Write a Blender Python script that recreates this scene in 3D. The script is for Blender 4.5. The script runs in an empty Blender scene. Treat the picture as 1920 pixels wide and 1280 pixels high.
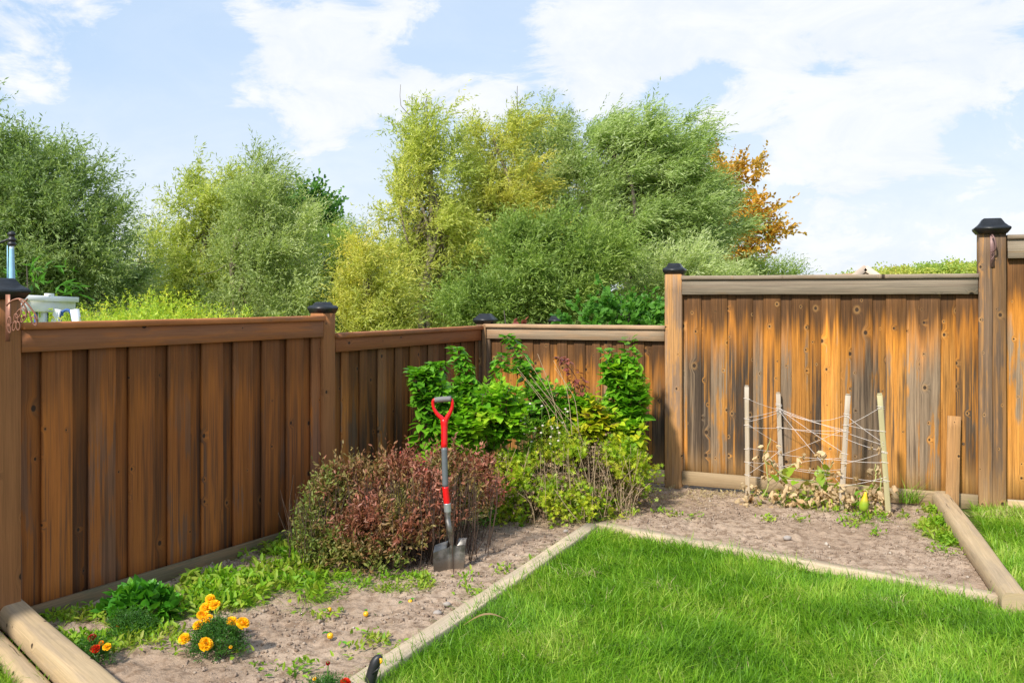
import bpy, math, random
import numpy as np
from mathutils import Vector
random.seed(11)
R = np.random.default_rng(11)
PI = math.pi
C = bpy.context.scene.collection
F = 1800.0; H = 1.6; YH = 560.0; CX = 960.0

# ---------- measuring helpers: survey of the place from the photo (metres; camera at 0,0,1.6 looking +Y) ----------
def G(x, y, z=0.0):
    Y = F*(H-z)/(y-YH); return np.array([(x-CX)*Y/F, Y, z])
def D(x, y, Y):
    return np.array([(x-CX)*Y/F, Y, H-(y-YH)*Y/F])
def unit(v):
    v = np.asarray(v, float); return v/np.linalg.norm(v)

# ---------- noise ----------
def _h(ix, iy, s):
    n = (ix.astype(np.int64)*374761393 + iy.astype(np.int64)*668265263 + s*1274126177) & 0x7fffffff
    n = ((n ^ (n >> 13))*1274126177) & 0x7fffffff
    return ((n ^ (n >> 16)) & 0xffff)/65535.0
def vn(x, y, s=0):
    x = np.asarray(x, float); y = np.asarray(y, float)
    ix = np.floor(x); iy = np.floor(y); fx = x-ix; fy = y-iy
    fx = fx*fx*(3-2*fx); fy = fy*fy*(3-2*fy)
    a = _h(ix, iy, s); b = _h(ix+1, iy, s); c = _h(ix, iy+1, s); d = _h(ix+1, iy+1, s)
    return (a*(1-fx)+b*fx)*(1-fy)+(c*(1-fx)+d*fx)*fy
def fbm(x, y, s=0, o=3):
    r = 0; a = .5
    for i in range(o):
        r = r + a*vn(x*2**i, y*2**i, s+i*7); a *= .5
    return r

# ---------- mesh builder ----------
ORG = {}
def org(o):
    return ORG.get(o.name, np.zeros(3)) if o else np.zeros(3)
class MB:
    def __init__(s): s.V=[]; s.Fs=[]; s.g=[]; s.b=[]; s.n=0
    def add(s, V, Fl, gc=None, brd=None):
        V = np.asarray(V, float).reshape(-1,3)
        for f in Fl:
            f = np.asarray(f, dtype=np.int64)
            if f.size: s.Fs.append(f+s.n)
        s.V.append(V); k = len(V)
        s.g.append(V*1.0 if gc is None else np.broadcast_to(np.asarray(gc,float),(k,3)))
        s.b.append(np.zeros((k,3)) if brd is None else np.broadcast_to(np.asarray(brd,float),(k,3)))
        s.n += k
    def build(s, name, mat, parent=None, smooth=False):
        V = np.concatenate(s.V); me = bpy.data.meshes.new(name)
        o = bpy.data.objects.new(name, me); C.objects.link(o)
        og = org(parent); V = V-og
        me.vertices.add(len(V)); me.vertices.foreach_set('co', V.astype(np.float32).ravel())
        lv = np.concatenate([f.ravel() for f in s.Fs]); tot = np.concatenate([np.full(len(f), f.shape[1]) for f in s.Fs])
        me.loops.add(len(lv)); me.loops.foreach_set('vertex_index', lv.astype(np.int32))
        me.polygons.add(len(tot)); me.polygons.foreach_set('loop_start', (np.cumsum(tot)-tot).astype(np.int32))
        for nm, arr in (('gc', s.g), ('brd', s.b)):
            a = me.attributes.new(nm, 'FLOAT_VECTOR', 'POINT'); a.data.foreach_set('vector', np.concatenate(arr).astype(np.float32).ravel())
        me.update(calc_edges=True)
        if smooth: me.polygons.foreach_set('use_smooth', np.ones(len(tot), bool))
        if mat: me.materials.append(mat)
        if parent: o.parent = parent
        ORG[o.name] = og
        return o
def tag(o, label=None, cat=None, group=None, kind=None):
    if label: o['label'] = label
    if cat: o['category'] = cat
    if group: o['group'] = group
    if kind: o['kind'] = kind
    return o
def empty(name, loc, label, cat, group=None):
    o = bpy.data.objects.new(name, None); C.objects.link(o); o.location = tuple(float(v) for v in loc); o.empty_display_size = .1
    ORG[o.name] = np.array(loc, float)
    return tag(o, label, cat, group)

def timber(mb, p0, p1, wd, w, t, ch=.003, rows=1, warp=0.0, top=None, bot=None, rnd=None):
    """chamfered board from p0 to p1, width w along wd, thickness t, centred on the p0-p1 line"""
    p0 = np.array(p0, float); p1 = np.array(p1, float); L = np.linalg.norm(p1-p0); d = (p1-p0)/L
    wd = np.array(wd, float); wd = unit(wd-d*np.dot(wd, d)); td = np.cross(d, wd)
    rnd = R.random() if rnd is None else rnd
    a, b = w/2, t/2
    cs = np.array([(-a+ch,-b),(a-ch,-b),(a,-b+ch),(a,b-ch),(a-ch,b),(-a+ch,b),(-a,b-ch),(-a,-b+ch)])
    off = R.random(3)*50
    V=[]; g=[]; br=[]
    for r in range(rows+1):
        f = r/rows; p = p0+(p1-p0)*f
        jw = (R.random(2)-.5)*warp if 0<r<rows else np.zeros(2)
        q = p + np.outer(cs[:,0]+jw[0], wd)+np.outer(cs[:,1]+jw[1], td)
        V.append(q); g.append(np.c_[cs[:,0]+off[0], cs[:,1]+off[1], np.full(8, f*L+off[2])])
        z = q[:,2]
        br.append(np.c_[np.full(8, rnd), (z-(bot if bot is not None else 0)), ((top if top is not None else 99)-z)])
    V = np.concatenate(V); k = np.arange(8); k2 = (k+1)%8
    fs = np.concatenate([np.c_[r*8+k, r*8+k2, (r+1)*8+k2, (r+1)*8+k] for r in range(rows)])
    e0 = np.arange(8)[::-1][None]; e1 = (rows*8+np.arange(8))[None]
    mb.add(V, [fs, e0, e1], np.concatenate(g), np.concatenate(br))

def smooth_path(pts, n):
    pts = np.array(pts, float)
    if len(pts) < 3: 
        t = np.linspace(0,1,n)[:,None]; return pts[0]*(1-t)+pts[-1]*t
    P = np.vstack([2*pts[0]-pts[1], pts, 2*pts[-1]-pts[-2]]); m = len(pts)-1; out=[]
    for u in np.linspace(0, m, n):
        i = min(int(u), m-1); f = u-i; a,b,c,d = P[i],P[i+1],P[i+2],P[i+3]
        out.append(.5*((2*b)+(c-a)*f+(2*a-5*b+4*c-d)*f*f+(3*b-a-3*c+d)*f**3))
    return np.array(out)
def tube(mb, pts, rad, seg=8, cap=True, gco=0):
    P = np.array(pts, float); n = len(P); rad = np.broadcast_to(np.asarray(rad,float), (n,))
    T = np.gradient(P, axis=0); T /= (np.linalg.norm(T, axis=1)[:,None]+1e-12)
    up = np.array([0,0,1.]) if abs(T[0][2])<.9 else np.array([1.,0,0])
    A = np.cross(T[0], up); A /= np.linalg.norm(A); V=[]; an = np.arange(seg)*2*PI/seg
    L = 0; g=[]
    for i in range(n):
        A = A-T[i]*np.dot(A,T[i]); A /= (np.linalg.norm(A)+1e-12); B = np.cross(T[i],A)
        V.append(P[i]+rad[i]*(np.outer(np.cos(an),A)+np.outer(np.sin(an),B)))
        if i: L += np.linalg.norm(P[i]-P[i-1])
        g.append(np.c_[np.cos(an)*rad[i]+gco, np.sin(an)*rad[i]+gco, np.full(seg, L+gco)])
    k = np.arange(seg); k2=(k+1)%seg
    fs = np.concatenate([np.c_[i*seg+k, i*seg+k2, (i+1)*seg+k2, (i+1)*seg+k] for i in range(n-1)])
    Fl=[fs]
    if cap: Fl += [np.arange(seg)[::-1][None], ((n-1)*seg+np.arange(seg))[None]]
    mb.add(np.concatenate(V), Fl, np.concatenate(g), (0.5,.5,9))
def lathe(mb, prof, base, axis=(0,0,1), seg=20, sq=False):
    axis = unit(axis); P = [np.array(base)+axis*z for r,z in prof]
    a = np.cross(axis, [0,1,0.01]); a = unit(a); b = np.cross(axis, a); V=[]
    an = np.arange(seg)*2*PI/seg
    for (r,z),p in zip(prof,P): V.append(p+max(r,1e-4)*(np.outer(np.cos(an),a)+np.outer(np.sin(an),b)))
    k=np.arange(seg); k2=(k+1)%seg; n=len(prof)
    fs=np.concatenate([np.c_[i*seg+k,i*seg+k2,(i+1)*seg+k2,(i+1)*seg+k] for i in range(n-1)])
    mb.add(np.concatenate(V),[fs,np.arange(seg)[::-1][None],((n-1)*seg+np.arange(seg))[None]])
def sqlathe(mb, prof, c, u, n_):
    """square-section profile [(half, z)] about centre c with side directions u, n_"""
    V=[]; sg=[(-1,-1),(1,-1),(1,1),(-1,1)]
    for h,z in prof:
        for a,b in sg: V.append(np.array(c)+u*h*a+n_*h*b+np.array([0,0,z]))
    k=np.arange(4); k2=(k+1)%4; m=len(prof)
    fs=np.concatenate([np.c_[i*4+k,i*4+k2,(i+1)*4+k2,(i+1)*4+k] for i in range(m-1)])
    mb.add(V,[fs,np.arange(4)[::-1][None],((m-1)*4+np.arange(4))[None]])

# ---------- leaf instancing ----------
def norm(a): return a/(np.linalg.norm(a,axis=1)[:,None]+1e-9)
def inst(mb, tv, tf, P, Y, N, L, W, brd=None, rnd=None):
    """template verts tv (k,3) x width, y length, z normal"""
    n=len(P); tv=np.array(tv,float); k=len(tv)
    Y=norm(np.asarray(Y,float)); X=norm(np.cross(Y,N)); Z=np.cross(X,Y)
    L=np.broadcast_to(L,(n,)); W=np.broadcast_to(W,(n,))
    V=P[:,None,:]+X[:,None,:]*(tv[None,:,0,None]*W[:,None,None])+Y[:,None,:]*(tv[None,:,1,None]*L[:,None,None])+Z[:,None,:]*(tv[None,:,2,None]*L[:,None,None])
    Fl=[]
    for f in tf:
        f=np.array(f); Fl.append((np.arange(n)[:,None,None]*k+f[None]).reshape(-1,f.shape[1]))
    rnd=R.random(n) if rnd is None else rnd
    b=np.zeros((n,k,3)); b[:,:,0]=rnd[:,None]
    if brd is not None: b[:,:,1]=np.asarray(brd)[:,None]
    b[:,:,2]=tv[None,:,1]
    mb.add(V.reshape(-1,3),Fl,None,b.reshape(-1,3))
RH=([(0,0,0),(-.5,.45,.06),(0,1,0),(.5,.45,.06)],[[(0,1,2,3)]])
LEAF=([(0,0,0),(-.36,.22,.07),(-.5,.5,.09),(-.28,.8,.03),(0,1,-.08),(.28,.8,.03),(.5,.5,.09),(.36,.22,.07),(0,.5,0.0)],
      [[(0,8,2,1),(8,4,3,2),(0,7,6,8),(8,6,5,4)]])
HEART=([(0,0.06,0),(-.32,-.04,.05),(-.52,.2,.09),(-.46,.5,.07),(-.25,.78,0),(0,1.04,-.12),(.25,.78,0),(.46,.5,.07),(.52,.2,.09),(.32,-.04,.05),(0,.5,-.01)],
       [[(0,10,2,1),(10,4,3,2),(0,9,8,10),(10,8,7,6)],[(10,5,4),(10,6,5)]])
def rdir(n, up=0.0):
    v=R.normal(size=(n,3)); v=norm(v); v[:,2]+=up; return norm(v)
def blades(mb, P, h, w, bend, az=None, rnd=None, brd=None):
    n=len(P); az=R.random(n)*2*PI if az is None else az
    d=np.c_[np.cos(az),np.sin(az),np.zeros(n)]; fa=az+PI/2+R.normal(size=n)*.6
    s=np.c_[np.cos(fa),np.sin(fa),np.zeros(n)]
    h=np.broadcast_to(h,(n,))[:,None]; w=np.broadcast_to(w,(n,))[:,None]; bend=np.broadcast_to(bend,(n,))[:,None]
    up=np.array([0,0,1.])
    def pt(t): return P+up*h*(t-bend*.45*t*t)+d*h*bend*t*t
    a=pt(0);b=pt(.5);c=pt(1)
    V=np.stack([a-s*w*.5,a+s*w*.5,b+s*w*.45,b-s*w*.45,c],1)
    i=np.arange(n)[:,None]*5
    rnd=R.random(n) if rnd is None else rnd
    B=np.zeros((n,5,3)); B[:,:,0]=rnd[:,None]; B[:,:,2]=np.array([0,0,.5,.5,1])[None]
    if brd is not None: B[:,:,1]=np.asarray(brd)[:,None]
    mb.add(V.reshape(-1,3),[i+np.array([[0,1,2,3]]),i+np.array([[3,2,4]])],None,B.reshape(-1,3))

# ---------- materials ----------
class NT:
    def __init__(s,name):
        s.m=bpy.data.materials.new(name); s.m.use_nodes=True; s.t=s.m.node_tree; s.t.nodes.clear()
    def n(s,ty,**kw):
        nd=s.t.nodes.new(ty)
        for k,v in kw.items():
            if k.startswith('i_'):
                key=k[2:]; key=int(key) if key.isdigit() else key.replace('_',' ')
                s.put(nd.inputs[key],v)
            else: setattr(nd,k,v)
        return nd
    def put(s,sock,v):
        if isinstance(v,bpy.types.NodeSocket): s.t.links.new(v,sock)
        elif isinstance(v,(tuple,list)) and sock.type=='RGBA' and len(v)==3: sock.default_value=(*v,1)
        else: sock.default_value=v
    def attr(s,name): return s.n('ShaderNodeAttribute',attribute_name=name).outputs['Vector']
    def sep(s,v):
        o=s.n('ShaderNodeSeparateXYZ',i_0=v).outputs; return o[0],o[1],o[2]
    def comb(s,x,y,z): return s.n('ShaderNodeCombineXYZ',i_0=x,i_1=y,i_2=z).outputs[0]
    def M(s,op,a,b=0.0,c=0.0,clamp=False): return s.n('ShaderNodeMath',operation=op,use_clamp=clamp,i_0=a,i_1=b,i_2=c).outputs[0]
    def noise(s,v,sc,det=2.0,ro=.5,dist=0.0,col=False):
        nd=s.n('ShaderNodeTexNoise',i_Vector=v,i_Scale=sc,i_Detail=det,i_Roughness=ro,i_Distortion=dist); return nd.outputs['Color' if col else 'Fac']
    def ss(s,v,a,b,lo=0.0,hi=1.0): return s.n('ShaderNodeMapRange',interpolation_type='SMOOTHSTEP',i_Value=v,i_1=a,i_2=b,i_3=lo,i_4=hi).outputs[0]
    def mix(s,f,a,b,bt='MIX'):
        nd=s.n('ShaderNodeMix',data_type='RGBA',blend_type=bt); s.put(nd.inputs[0],f); s.put(nd.inputs[6],a); s.put(nd.inputs[7],b); return nd.outputs[2]
    def ramp(s,f,stops,interp='LINEAR'):
        nd=s.n('ShaderNodeValToRGB',i_0=f); cr=nd.color_ramp; cr.interpolation=interp
        while len(cr.elements)>1: cr.elements.remove(cr.elements[-1])
        cr.elements[0].position=stops[0][0]; cr.elements[0].color=(*stops[0][1],1)
        for p,c in stops[1:]:
            e=cr.elements.new(p); e.color=(*c,1)
        return nd.outputs[0]
    def bump(s,h,st=.5,d=.01): return s.n('ShaderNodeBump',i_Strength=st,i_Distance=d,i_Height=h).outputs[0]
    def out(s,col,rough=.6,nrm=None,spec=.5,metal=0.0,trans=0.0,tcol=None):
        p=s.n('ShaderNodeBsdfPrincipled'); s.put(p.inputs['Base Color'],col); s.put(p.inputs['Roughness'],rough); s.put(p.inputs['Metallic'],metal)
        s.put(p.inputs['Specular IOR Level'],spec)
        if nrm is not None: s.put(p.inputs['Normal'],nrm)
        sh=p.outputs[0]
        if trans:
            t=s.n('ShaderNodeBsdfTranslucent'); s.put(t.inputs[0],tcol if tcol is not None else col)
            mx=s.n('ShaderNodeMixShader'); mx.inputs[0].default_value=trans; s.t.links.new(sh,mx.inputs[1]); s.t.links.new(t.outputs[0],mx.inputs[2]); sh=mx.outputs[0]
        o=s.n('ShaderNodeOutputMaterial'); s.t.links.new(sh,o.inputs[0]); return s.m

def wood(name, warm, gray, dark, tan, gray_bias=.5, dark_amt=.6, knots=.45, stain=1.0, rough=.75, contrast=1.0, foot=0.0, ring=(.6,.32,.1), bvar=.5):
    s=NT(name); g=s.attr('gc'); b=s.attr('brd'); gx,gy,gz=s.sep(g); r,hb,dt=s.sep(b)
    r2=s.M('FRACT',s.M('MULTIPLY',r,17.31)); r3=s.M('FRACT',s.M('MULTIPLY',r,43.77))
    # knots
    kv=s.comb(gx,s.M('MULTIPLY',gz,.8),0.0)
    vo=s.n('ShaderNodeTexVoronoi',voronoi_dimensions='2D',i_Vector=kv,i_Scale=7.0)
    dist=vo.outputs['Distance']; cr,cg,cb=s.sep(vo.outputs['Color'])
    act=s.M('LESS_THAN',cr,knots)
    rad=s.M('MULTIPLY_ADD',s.M('MULTIPLY',cg,cg),.075,.028)
    nd_=s.M('DIVIDE',dist,rad)
    kn=s.M('MULTIPLY',s.ss(nd_,.75,1.15,1,0),act); kr=s.M('MULTIPLY',s.ss(nd_,1.0,2.6,1,0),act)
    wob=s.M('MULTIPLY',s.M('MULTIPLY',s.ss(nd_,.8,4.0,1,0),act),.028)
    wx=s.M('ADD',gx,wob)
    def gr(sx,sz,det,ro=.55): return s.noise(s.comb(s.M('MULTIPLY',wx,sx),s.M('MULTIPLY',gy,8.0),s.M('MULTIPLY',gz,sz)),1.0,det,ro)
    fine=gr(120,2.4,5,.75); med=gr(40,.9,4,.65); broad=gr(11,.9,3); patch=gr(9.0,1.9,4,.6)
    gf=s.ss(s.M('ADD',s.M('MULTIPLY_ADD',s.M('SUBTRACT',med,.5),.75,s.M('MULTIPLY_ADD',s.M('SUBTRACT',fine,.5),.45,s.M('MULTIPLY',patch,1.1))),s.M('MULTIPLY_ADD',r,.42,-.21)),.65-gray_bias*.3,.76-gray_bias*.3)
    col=s.mix(s.M('MULTIPLY',broad,1.0),warm,tan)
    col=s.mix(gf,col,gray)
    df=s.M('MULTIPLY',s.ss(s.M('ADD',s.M('MULTIPLY_ADD',r2,.22,-.11),s.M('MULTIPLY_ADD',med,.6,s.M('MULTIPLY_ADD',fine,.3,s.M('MULTIPLY',broad,.15)))),.51,.63),dark_amt)
    col=s.mix(df,col,dark)
    if stain>0:   # water stain and unfaded strip under the rail, bleached towards the foot
        e=s.M('ADD',dt,s.M('MULTIPLY_ADD',gr(22,.35,3),-.75,.34))
        col=s.mix(s.M('MULTIPLY',s.ss(e,.16,.62,.85,0),stain),col,warm)
        col=s.mix(s.M('MULTIPLY',s.ss(e,.1,.34,.95,0),stain),col,dark)
    if foot>0:
        f=s.ss(s.M('ADD',hb,s.M('MULTIPLY',gr(18,.5,2),.4)),.2,.62,foot,0)
        col=s.mix(f,col,tan)
    var=s.M('MULTIPLY_ADD',r3,bvar,1-bvar*.5)
    var=s.M('MULTIPLY',var,s.M('MULTIPLY_ADD',fine,2.2*contrast,1-1.1*contrast))
    var=s.M('MULTIPLY',var,s.M('MULTIPLY_ADD',med,1.1*contrast,1-.55*contrast))
    col=s.mix(1.0,col,s.comb(var,var,var),'MULTIPLY')
    col=s.mix(s.M('MULTIPLY',kr,s.M('MULTIPLY_ADD',cb,.5,.08)),col,ring); col=s.mix(s.M('MULTIPLY',kn,.92),col,(.03,.018,.012))
    h=s.M('ADD',s.M('MULTIPLY',fine,.6),s.M('MULTIPLY_ADD',kn,-.6,s.M('MULTIPLY',med,.6)))
    return s.out(col,rough,s.bump(h,.6,.004),.3)

def leafmat(name, cols, trans=.35, rough=.5, patch=1.0, pamt=.5, spec=.35, tint=1.35):
    s=NT(name); b=s.attr('brd'); r,c,l=s.sep(b); g=s.attr('gc')
    pn=s.noise(g,patch,3,.55)
    f=s.M('ADD',s.M('MULTIPLY',r,1-pamt),s.M('MULTIPLY',s.ss(pn,.3,.7),pamt),clamp=True)
    k=len(cols); col=s.ramp(f,[(i/(k-1),cols[i]) for i in range(k)])
    v=s.M('MULTIPLY_ADD',s.M('FRACT',s.M('MULTIPLY',r,31.7)),.45,.78)
    col=s.mix(1.0,col,s.comb(v,v,v),'MULTIPLY')
    tc=s.mix(1.0,col,(tint,tint*1.05,tint*.55),'MULTIPLY')
    return s.out(col,rough,None,spec,0.0,trans,tc)
def plain(name,col,rough=.5,metal=0.0,var=.12,scale=20.0,bump=0.0,spec=.5,trans=0.0):
    s=NT(name); tc=s.n('ShaderNodeTexCoord').outputs['Object']; n=s.noise(tc,scale,4,.6)
    v=s.M('MULTIPLY_ADD',n,2*var,1-var); c=s.mix(1.0,tuple(col),s.comb(v,v,v),'MULTIPLY')
    return s.out(c,rough,s.bump(n,.4,bump) if bump else None,spec,metal,trans)
# ---------- wood and other materials ----------
M={}
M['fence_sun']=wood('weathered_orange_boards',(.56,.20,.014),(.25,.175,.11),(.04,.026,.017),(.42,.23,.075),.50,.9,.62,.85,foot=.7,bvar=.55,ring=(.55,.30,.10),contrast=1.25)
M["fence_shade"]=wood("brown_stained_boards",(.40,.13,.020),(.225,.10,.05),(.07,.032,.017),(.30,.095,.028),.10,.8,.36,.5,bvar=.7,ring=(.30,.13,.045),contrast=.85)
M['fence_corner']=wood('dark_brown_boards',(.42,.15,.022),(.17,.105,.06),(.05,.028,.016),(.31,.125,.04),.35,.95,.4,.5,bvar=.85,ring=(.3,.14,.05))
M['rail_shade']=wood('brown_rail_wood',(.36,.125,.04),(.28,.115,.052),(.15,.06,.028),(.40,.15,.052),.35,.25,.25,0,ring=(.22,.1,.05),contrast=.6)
M['rail_gray']=wood('gray_rail_wood',(.36,.25,.15),(.36,.29,.21),(.13,.085,.055),(.46,.34,.22),.6,.55,.3,0,ring=(.45,.3,.17),contrast=1.0)
M['rail_tan']=wood('tan_rail_wood',(.42,.24,.12),(.36,.26,.17),(.13,.08,.05),(.48,.34,.22),.5,.35,.3,0,contrast=.8)
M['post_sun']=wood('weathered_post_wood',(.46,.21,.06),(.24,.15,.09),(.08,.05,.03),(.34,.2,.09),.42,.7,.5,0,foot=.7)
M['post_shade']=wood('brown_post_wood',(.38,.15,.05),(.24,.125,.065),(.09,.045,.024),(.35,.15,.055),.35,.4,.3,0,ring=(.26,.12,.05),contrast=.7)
M['kick']=wood('pale_kickboard_wood',(.43,.29,.15),(.38,.30,.2),(.2,.14,.09),(.5,.37,.22),.5,.25,.25,0,contrast=.6)
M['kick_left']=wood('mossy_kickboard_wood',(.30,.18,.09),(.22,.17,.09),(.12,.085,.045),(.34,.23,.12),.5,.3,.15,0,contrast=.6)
M['log']=wood('pale_timber_wood',(.48,.34,.18),(.44,.34,.22),(.20,.13,.075),(.58,.46,.30),.5,.25,.2,0,contrast=.7,ring=(.5,.34,.2))
M['edge']=wood('bleached_edging_wood',(.5,.39,.25),(.42,.34,.24),(.22,.16,.10),(.6,.48,.34),.5,.45,.15,0,contrast=.75,ring=(.5,.37,.25))
M['stake']=wood('gray_stake_wood',(.42,.32,.21),(.44,.37,.29),(.22,.17,.12),(.5,.41,.29),.7,.25,.35,0,contrast=.5,ring=(.4,.3,.2))
M['stake_green']=wood('greenish_stake_wood',(.42,.37,.18),(.43,.39,.24),(.24,.2,.11),(.5,.45,.26),.4,.2,.3,0,contrast=.5)
M['cap']=plain('black_cap_metal',(.016,.017,.019),.38,0,.3,30,.001)
M['black']=plain('black_plastic',(.02,.02,.022),.45,0,.3,40,.001)
M['copper']=plain('copper_brown_metal',(.30,.135,.085),.45,.35,.25,40)
M['purple']=plain('dull_brown_metal',(.20,.11,.10),.5,.2,.3,40)
M['red']=plain('red_plastic',(.70,.008,.010),.3,0,.12,25)
M['grayp']=plain('gray_fibreglass',(.13,.145,.155),.42,0,.15,30)
M['grip']=plain('gray_rubber_grip',(.17,.16,.16),.6,0,.2,60,.001)
M['zinc']=plain('zinc_collar',(.42,.45,.45),.4,.6,.2,40)
M['white']=plain('white_paint',(.85,.86,.88),.4,0,.04,8)
M['blue']=plain('blue_fabric',(.03,.10,.35),.6,0,.2,20)
M['paleblue']=plain('pale_blue_cloth',(.33,.60,.78),.7,0,.25,14,.004)
M['paper']=plain('white_tag_plastic',(.75,.78,.82),.4)
M['string']=plain('white_string',(.78,.72,.68),.8)
M['drystem']=plain('dry_stem',(.45,.33,.2),.8,0,.25,30)
M['stem_dark']=plain('dark_stem',(.075,.045,.03),.8,0,.3,30)
M['stem_red']=plain('reddish_stem',(.16,.05,.045),.7,0,.3,30)
M['stem_green']=plain('green_stem',(.13,.24,.04),.6,0,.2,30)
M['bark']=plain('grayish_bark',(.20,.165,.115),.85,0,.4,9,.02)
M['barkdark']=plain('dark_bark',(.085,.068,.05),.85,0,.4,9,.02)
M['stone']=plain('pale_stone',(.33,.29,.26),.8,0,.3,25,.004)
M['tomato']=plain('yellow_fruit_skin',(.80,.42,.01),.25,0,.15,30)
# steel blade with soil
s=NT('worn_steel'); tc=s.n('ShaderNodeTexCoord').outputs['Object']; n1=s.noise(tc,14,5,.65); n2=s.noise(tc,70,3)
x_,y_,z_=s.sep(tc); dirt=s.ss(s.M('ADD',z_,s.M('MULTIPLY',n1,-.10)),-.02,.03,1,0)
c=s.mix(s.ss(n1,.4,.65),(.16,.15,.14),(.30,.28,.26)); c=s.mix(dirt,c,(.10,.075,.055))
M['steel']=s.out(c,s.ss(n1,.3,.7,.28,.55),s.bump(n2,.3,.002),.5,s.M('MULTIPLY_ADD',dirt,-.8,.85))
# soil
s=NT('dry_garden_soil'); g=s.attr('gc'); n1=s.noise(g,1.3,5,.6); n2=s.noise(g,14,6,.65); n3=s.noise(g,90,4,.7); 
c=s.mix(s.ss(n1,.35,.65),(.36,.26,.185),(.47,.355,.26)); c=s.mix(s.ss(n2,.44,.64),c,(.24,.165,.112)); 
vo=s.n('ShaderNodeTexVoronoi',i_Vector=g,i_Scale=55.0); cr,cg,cb=s.sep(vo.outputs['Color'])
peb=s.M('MULTIPLY',s.ss(vo.outputs['Distance'],.18,.3,1,0),s.M('GREATER_THAN',cr,.86)); c=s.mix(s.M('MULTIPLY',peb,.6),c,(.45,.37,.3))
v=s.M('MULTIPLY_ADD',n3,.9,.55); c=s.mix(1.0,c,s.comb(v,v,v),'MULTIPLY')
M['soil']=s.out(c,.95,s.bump(s.M('ADD',s.M('MULTIPLY',n2,1.0),s.M('MULTIPLY_ADD',peb,.15,s.M('MULTIPLY',n3,.5))),.9,.018),.15)
s=NT('turf_soil'); g=s.attr('gc'); n1=s.noise(g,3,5,.6); n3=s.noise(g,120,3,.7)
M['turf']=s.out(s.mix(n3,(.05,.075,.02),(.11,.13,.035)),.95,s.bump(n3,.8,.02),.1)
s=NT('far_field'); g=s.attr('gc'); n1=s.noise(g,.06,5,.6); n3=s.noise(g,2.5,4,.7)
M['field']=s.out(s.mix(n1,s.mix(n3,(.06,.10,.02),(.12,.16,.03)),(.16,.17,.05)),.95,s.bump(n3,.8,.2),.1)
G_=lambda r,g,b:(r,g,b)
M['grass']=leafmat('lawn_grass',[(.08,.20,.015),(.14,.31,.018),(.21,.41,.025),(.33,.49,.05),(.52,.56,.15)],.4,.45,1.8,.5,.3,1.25)
M['grass_dry']=leafmat('dry_grass',[(.45,.36,.16),(.55,.45,.25),(.38,.3,.15)],.25,.6,3)
M['weed']=leafmat('weed_leaves',[(.10,.26,.015),(.17,.36,.018),(.25,.42,.025),(.34,.42,.05),(.33,.30,.09)],.4,.5,4,.5)
M['leafy']=leafmat('bright_leafy_plant',[(.035,.15,.012),(.06,.23,.018),(.10,.32,.022),(.17,.38,.03)],.3,.35,6,.35)
M['cane']=leafmat('cane_leaves',[(.08,.24,.016),(.13,.34,.018),(.21,.44,.022),(.34,.54,.03),(.56,.64,.05)],.36,.38,3.2,.5)
M['cane_dark']=leafmat('dark_cane_leaves',[(.07,.22,.016),(.12,.32,.018),(.19,.42,.022),(.32,.52,.03)],.32,.38,3.2,.4)
M['cane_yellow']=leafmat('yellowing_cane_leaves',[(.10,.28,.015),(.22,.42,.018),(.42,.5,.02),(.58,.5,.03),(.55,.22,.05)],.36,.38,4,.4)
M['cane_red']=leafmat('reddened_cane_leaves',[(.16,.05,.04),(.26,.07,.06),(.36,.11,.07),(.30,.20,.06)],.3,.4,6,.4)
M['bush_red']=leafmat('reddish_bush_leaves',[(.19,.25,.05),(.27,.25,.07),(.33,.23,.09),(.26,.105,.06),(.34,.12,.075),(.46,.22,.15),(.46,.05,.04)],.3,.42,2.6,.5)
M['bush_green']=leafmat('olive_bush_leaves',[(.10,.17,.03),(.16,.22,.04),(.24,.27,.06),(.24,.14,.06),(.26,.10,.06)],.3,.42,3,.4)
M['per']=leafmat('yellow_green_foliage',[(.12,.28,.015),(.22,.38,.02),(.36,.48,.025),(.5,.52,.04),(.42,.36,.09)],.4,.45,4,.5)
M['dead']=leafmat('dead_brown_foliage',[(.12,.075,.045),(.2,.13,.08),(.3,.21,.14),(.4,.3,.2)],.2,.7,6,.3,.1,1.1)
M['dryleaf']=leafmat('dried_squash_leaves',[(.42,.27,.13),(.55,.39,.21),(.66,.5,.3),(.35,.21,.1)],.25,.7,8,.3,.1,1.1)
M['mari_leaf']=leafmat('marigold_leaves',[(.035,.11,.018),(.06,.17,.022),(.09,.24,.03)],.3,.45,8,.3)
M['petal_y']=leafmat('orange_yellow_petals',[(.92,.36,.004),(.98,.52,.008),(1.0,.64,.015)],.2,.5,30,.4,.2,1.1)
M['petal_o']=leafmat('orange_petals',[(.8,.18,.004),(.9,.3,.006)],.2,.5,30,.4,.2,1.1)
M['petal_r']=leafmat('scarlet_petals',[(.55,.012,.006),(.75,.04,.006)],.2,.5,30,.4,.2,1.1)
M['petal_d']=leafmat('dark_red_petals',[(.22,.004,.006),(.36,.008,.008)],.2,.5,30,.4,.2,1.1)
T=lambda nm,c,p=.5,a=.45,tr=.42:leafmat(nm,c,tr,.5,p,a,.3,1.3)
M['t_dark']=T('dark_willow_leaves',[(.15,.22,.09),(.22,.31,.11),(.33,.42,.16),(.50,.57,.30)])
M['t_gray']=T('gray_willow_leaves',[(.24,.31,.12),(.34,.42,.15),(.46,.54,.22),(.64,.69,.42)])
M['t_silver']=T('silver_willow_leaves',[(.21,.30,.10),(.31,.42,.13),(.44,.54,.21),(.72,.78,.54)],.6)
M['t_yg']=T('yellow_green_leaves',[(.30,.38,.10),(.43,.50,.12),(.58,.61,.15),(.75,.67,.17)])
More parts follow.
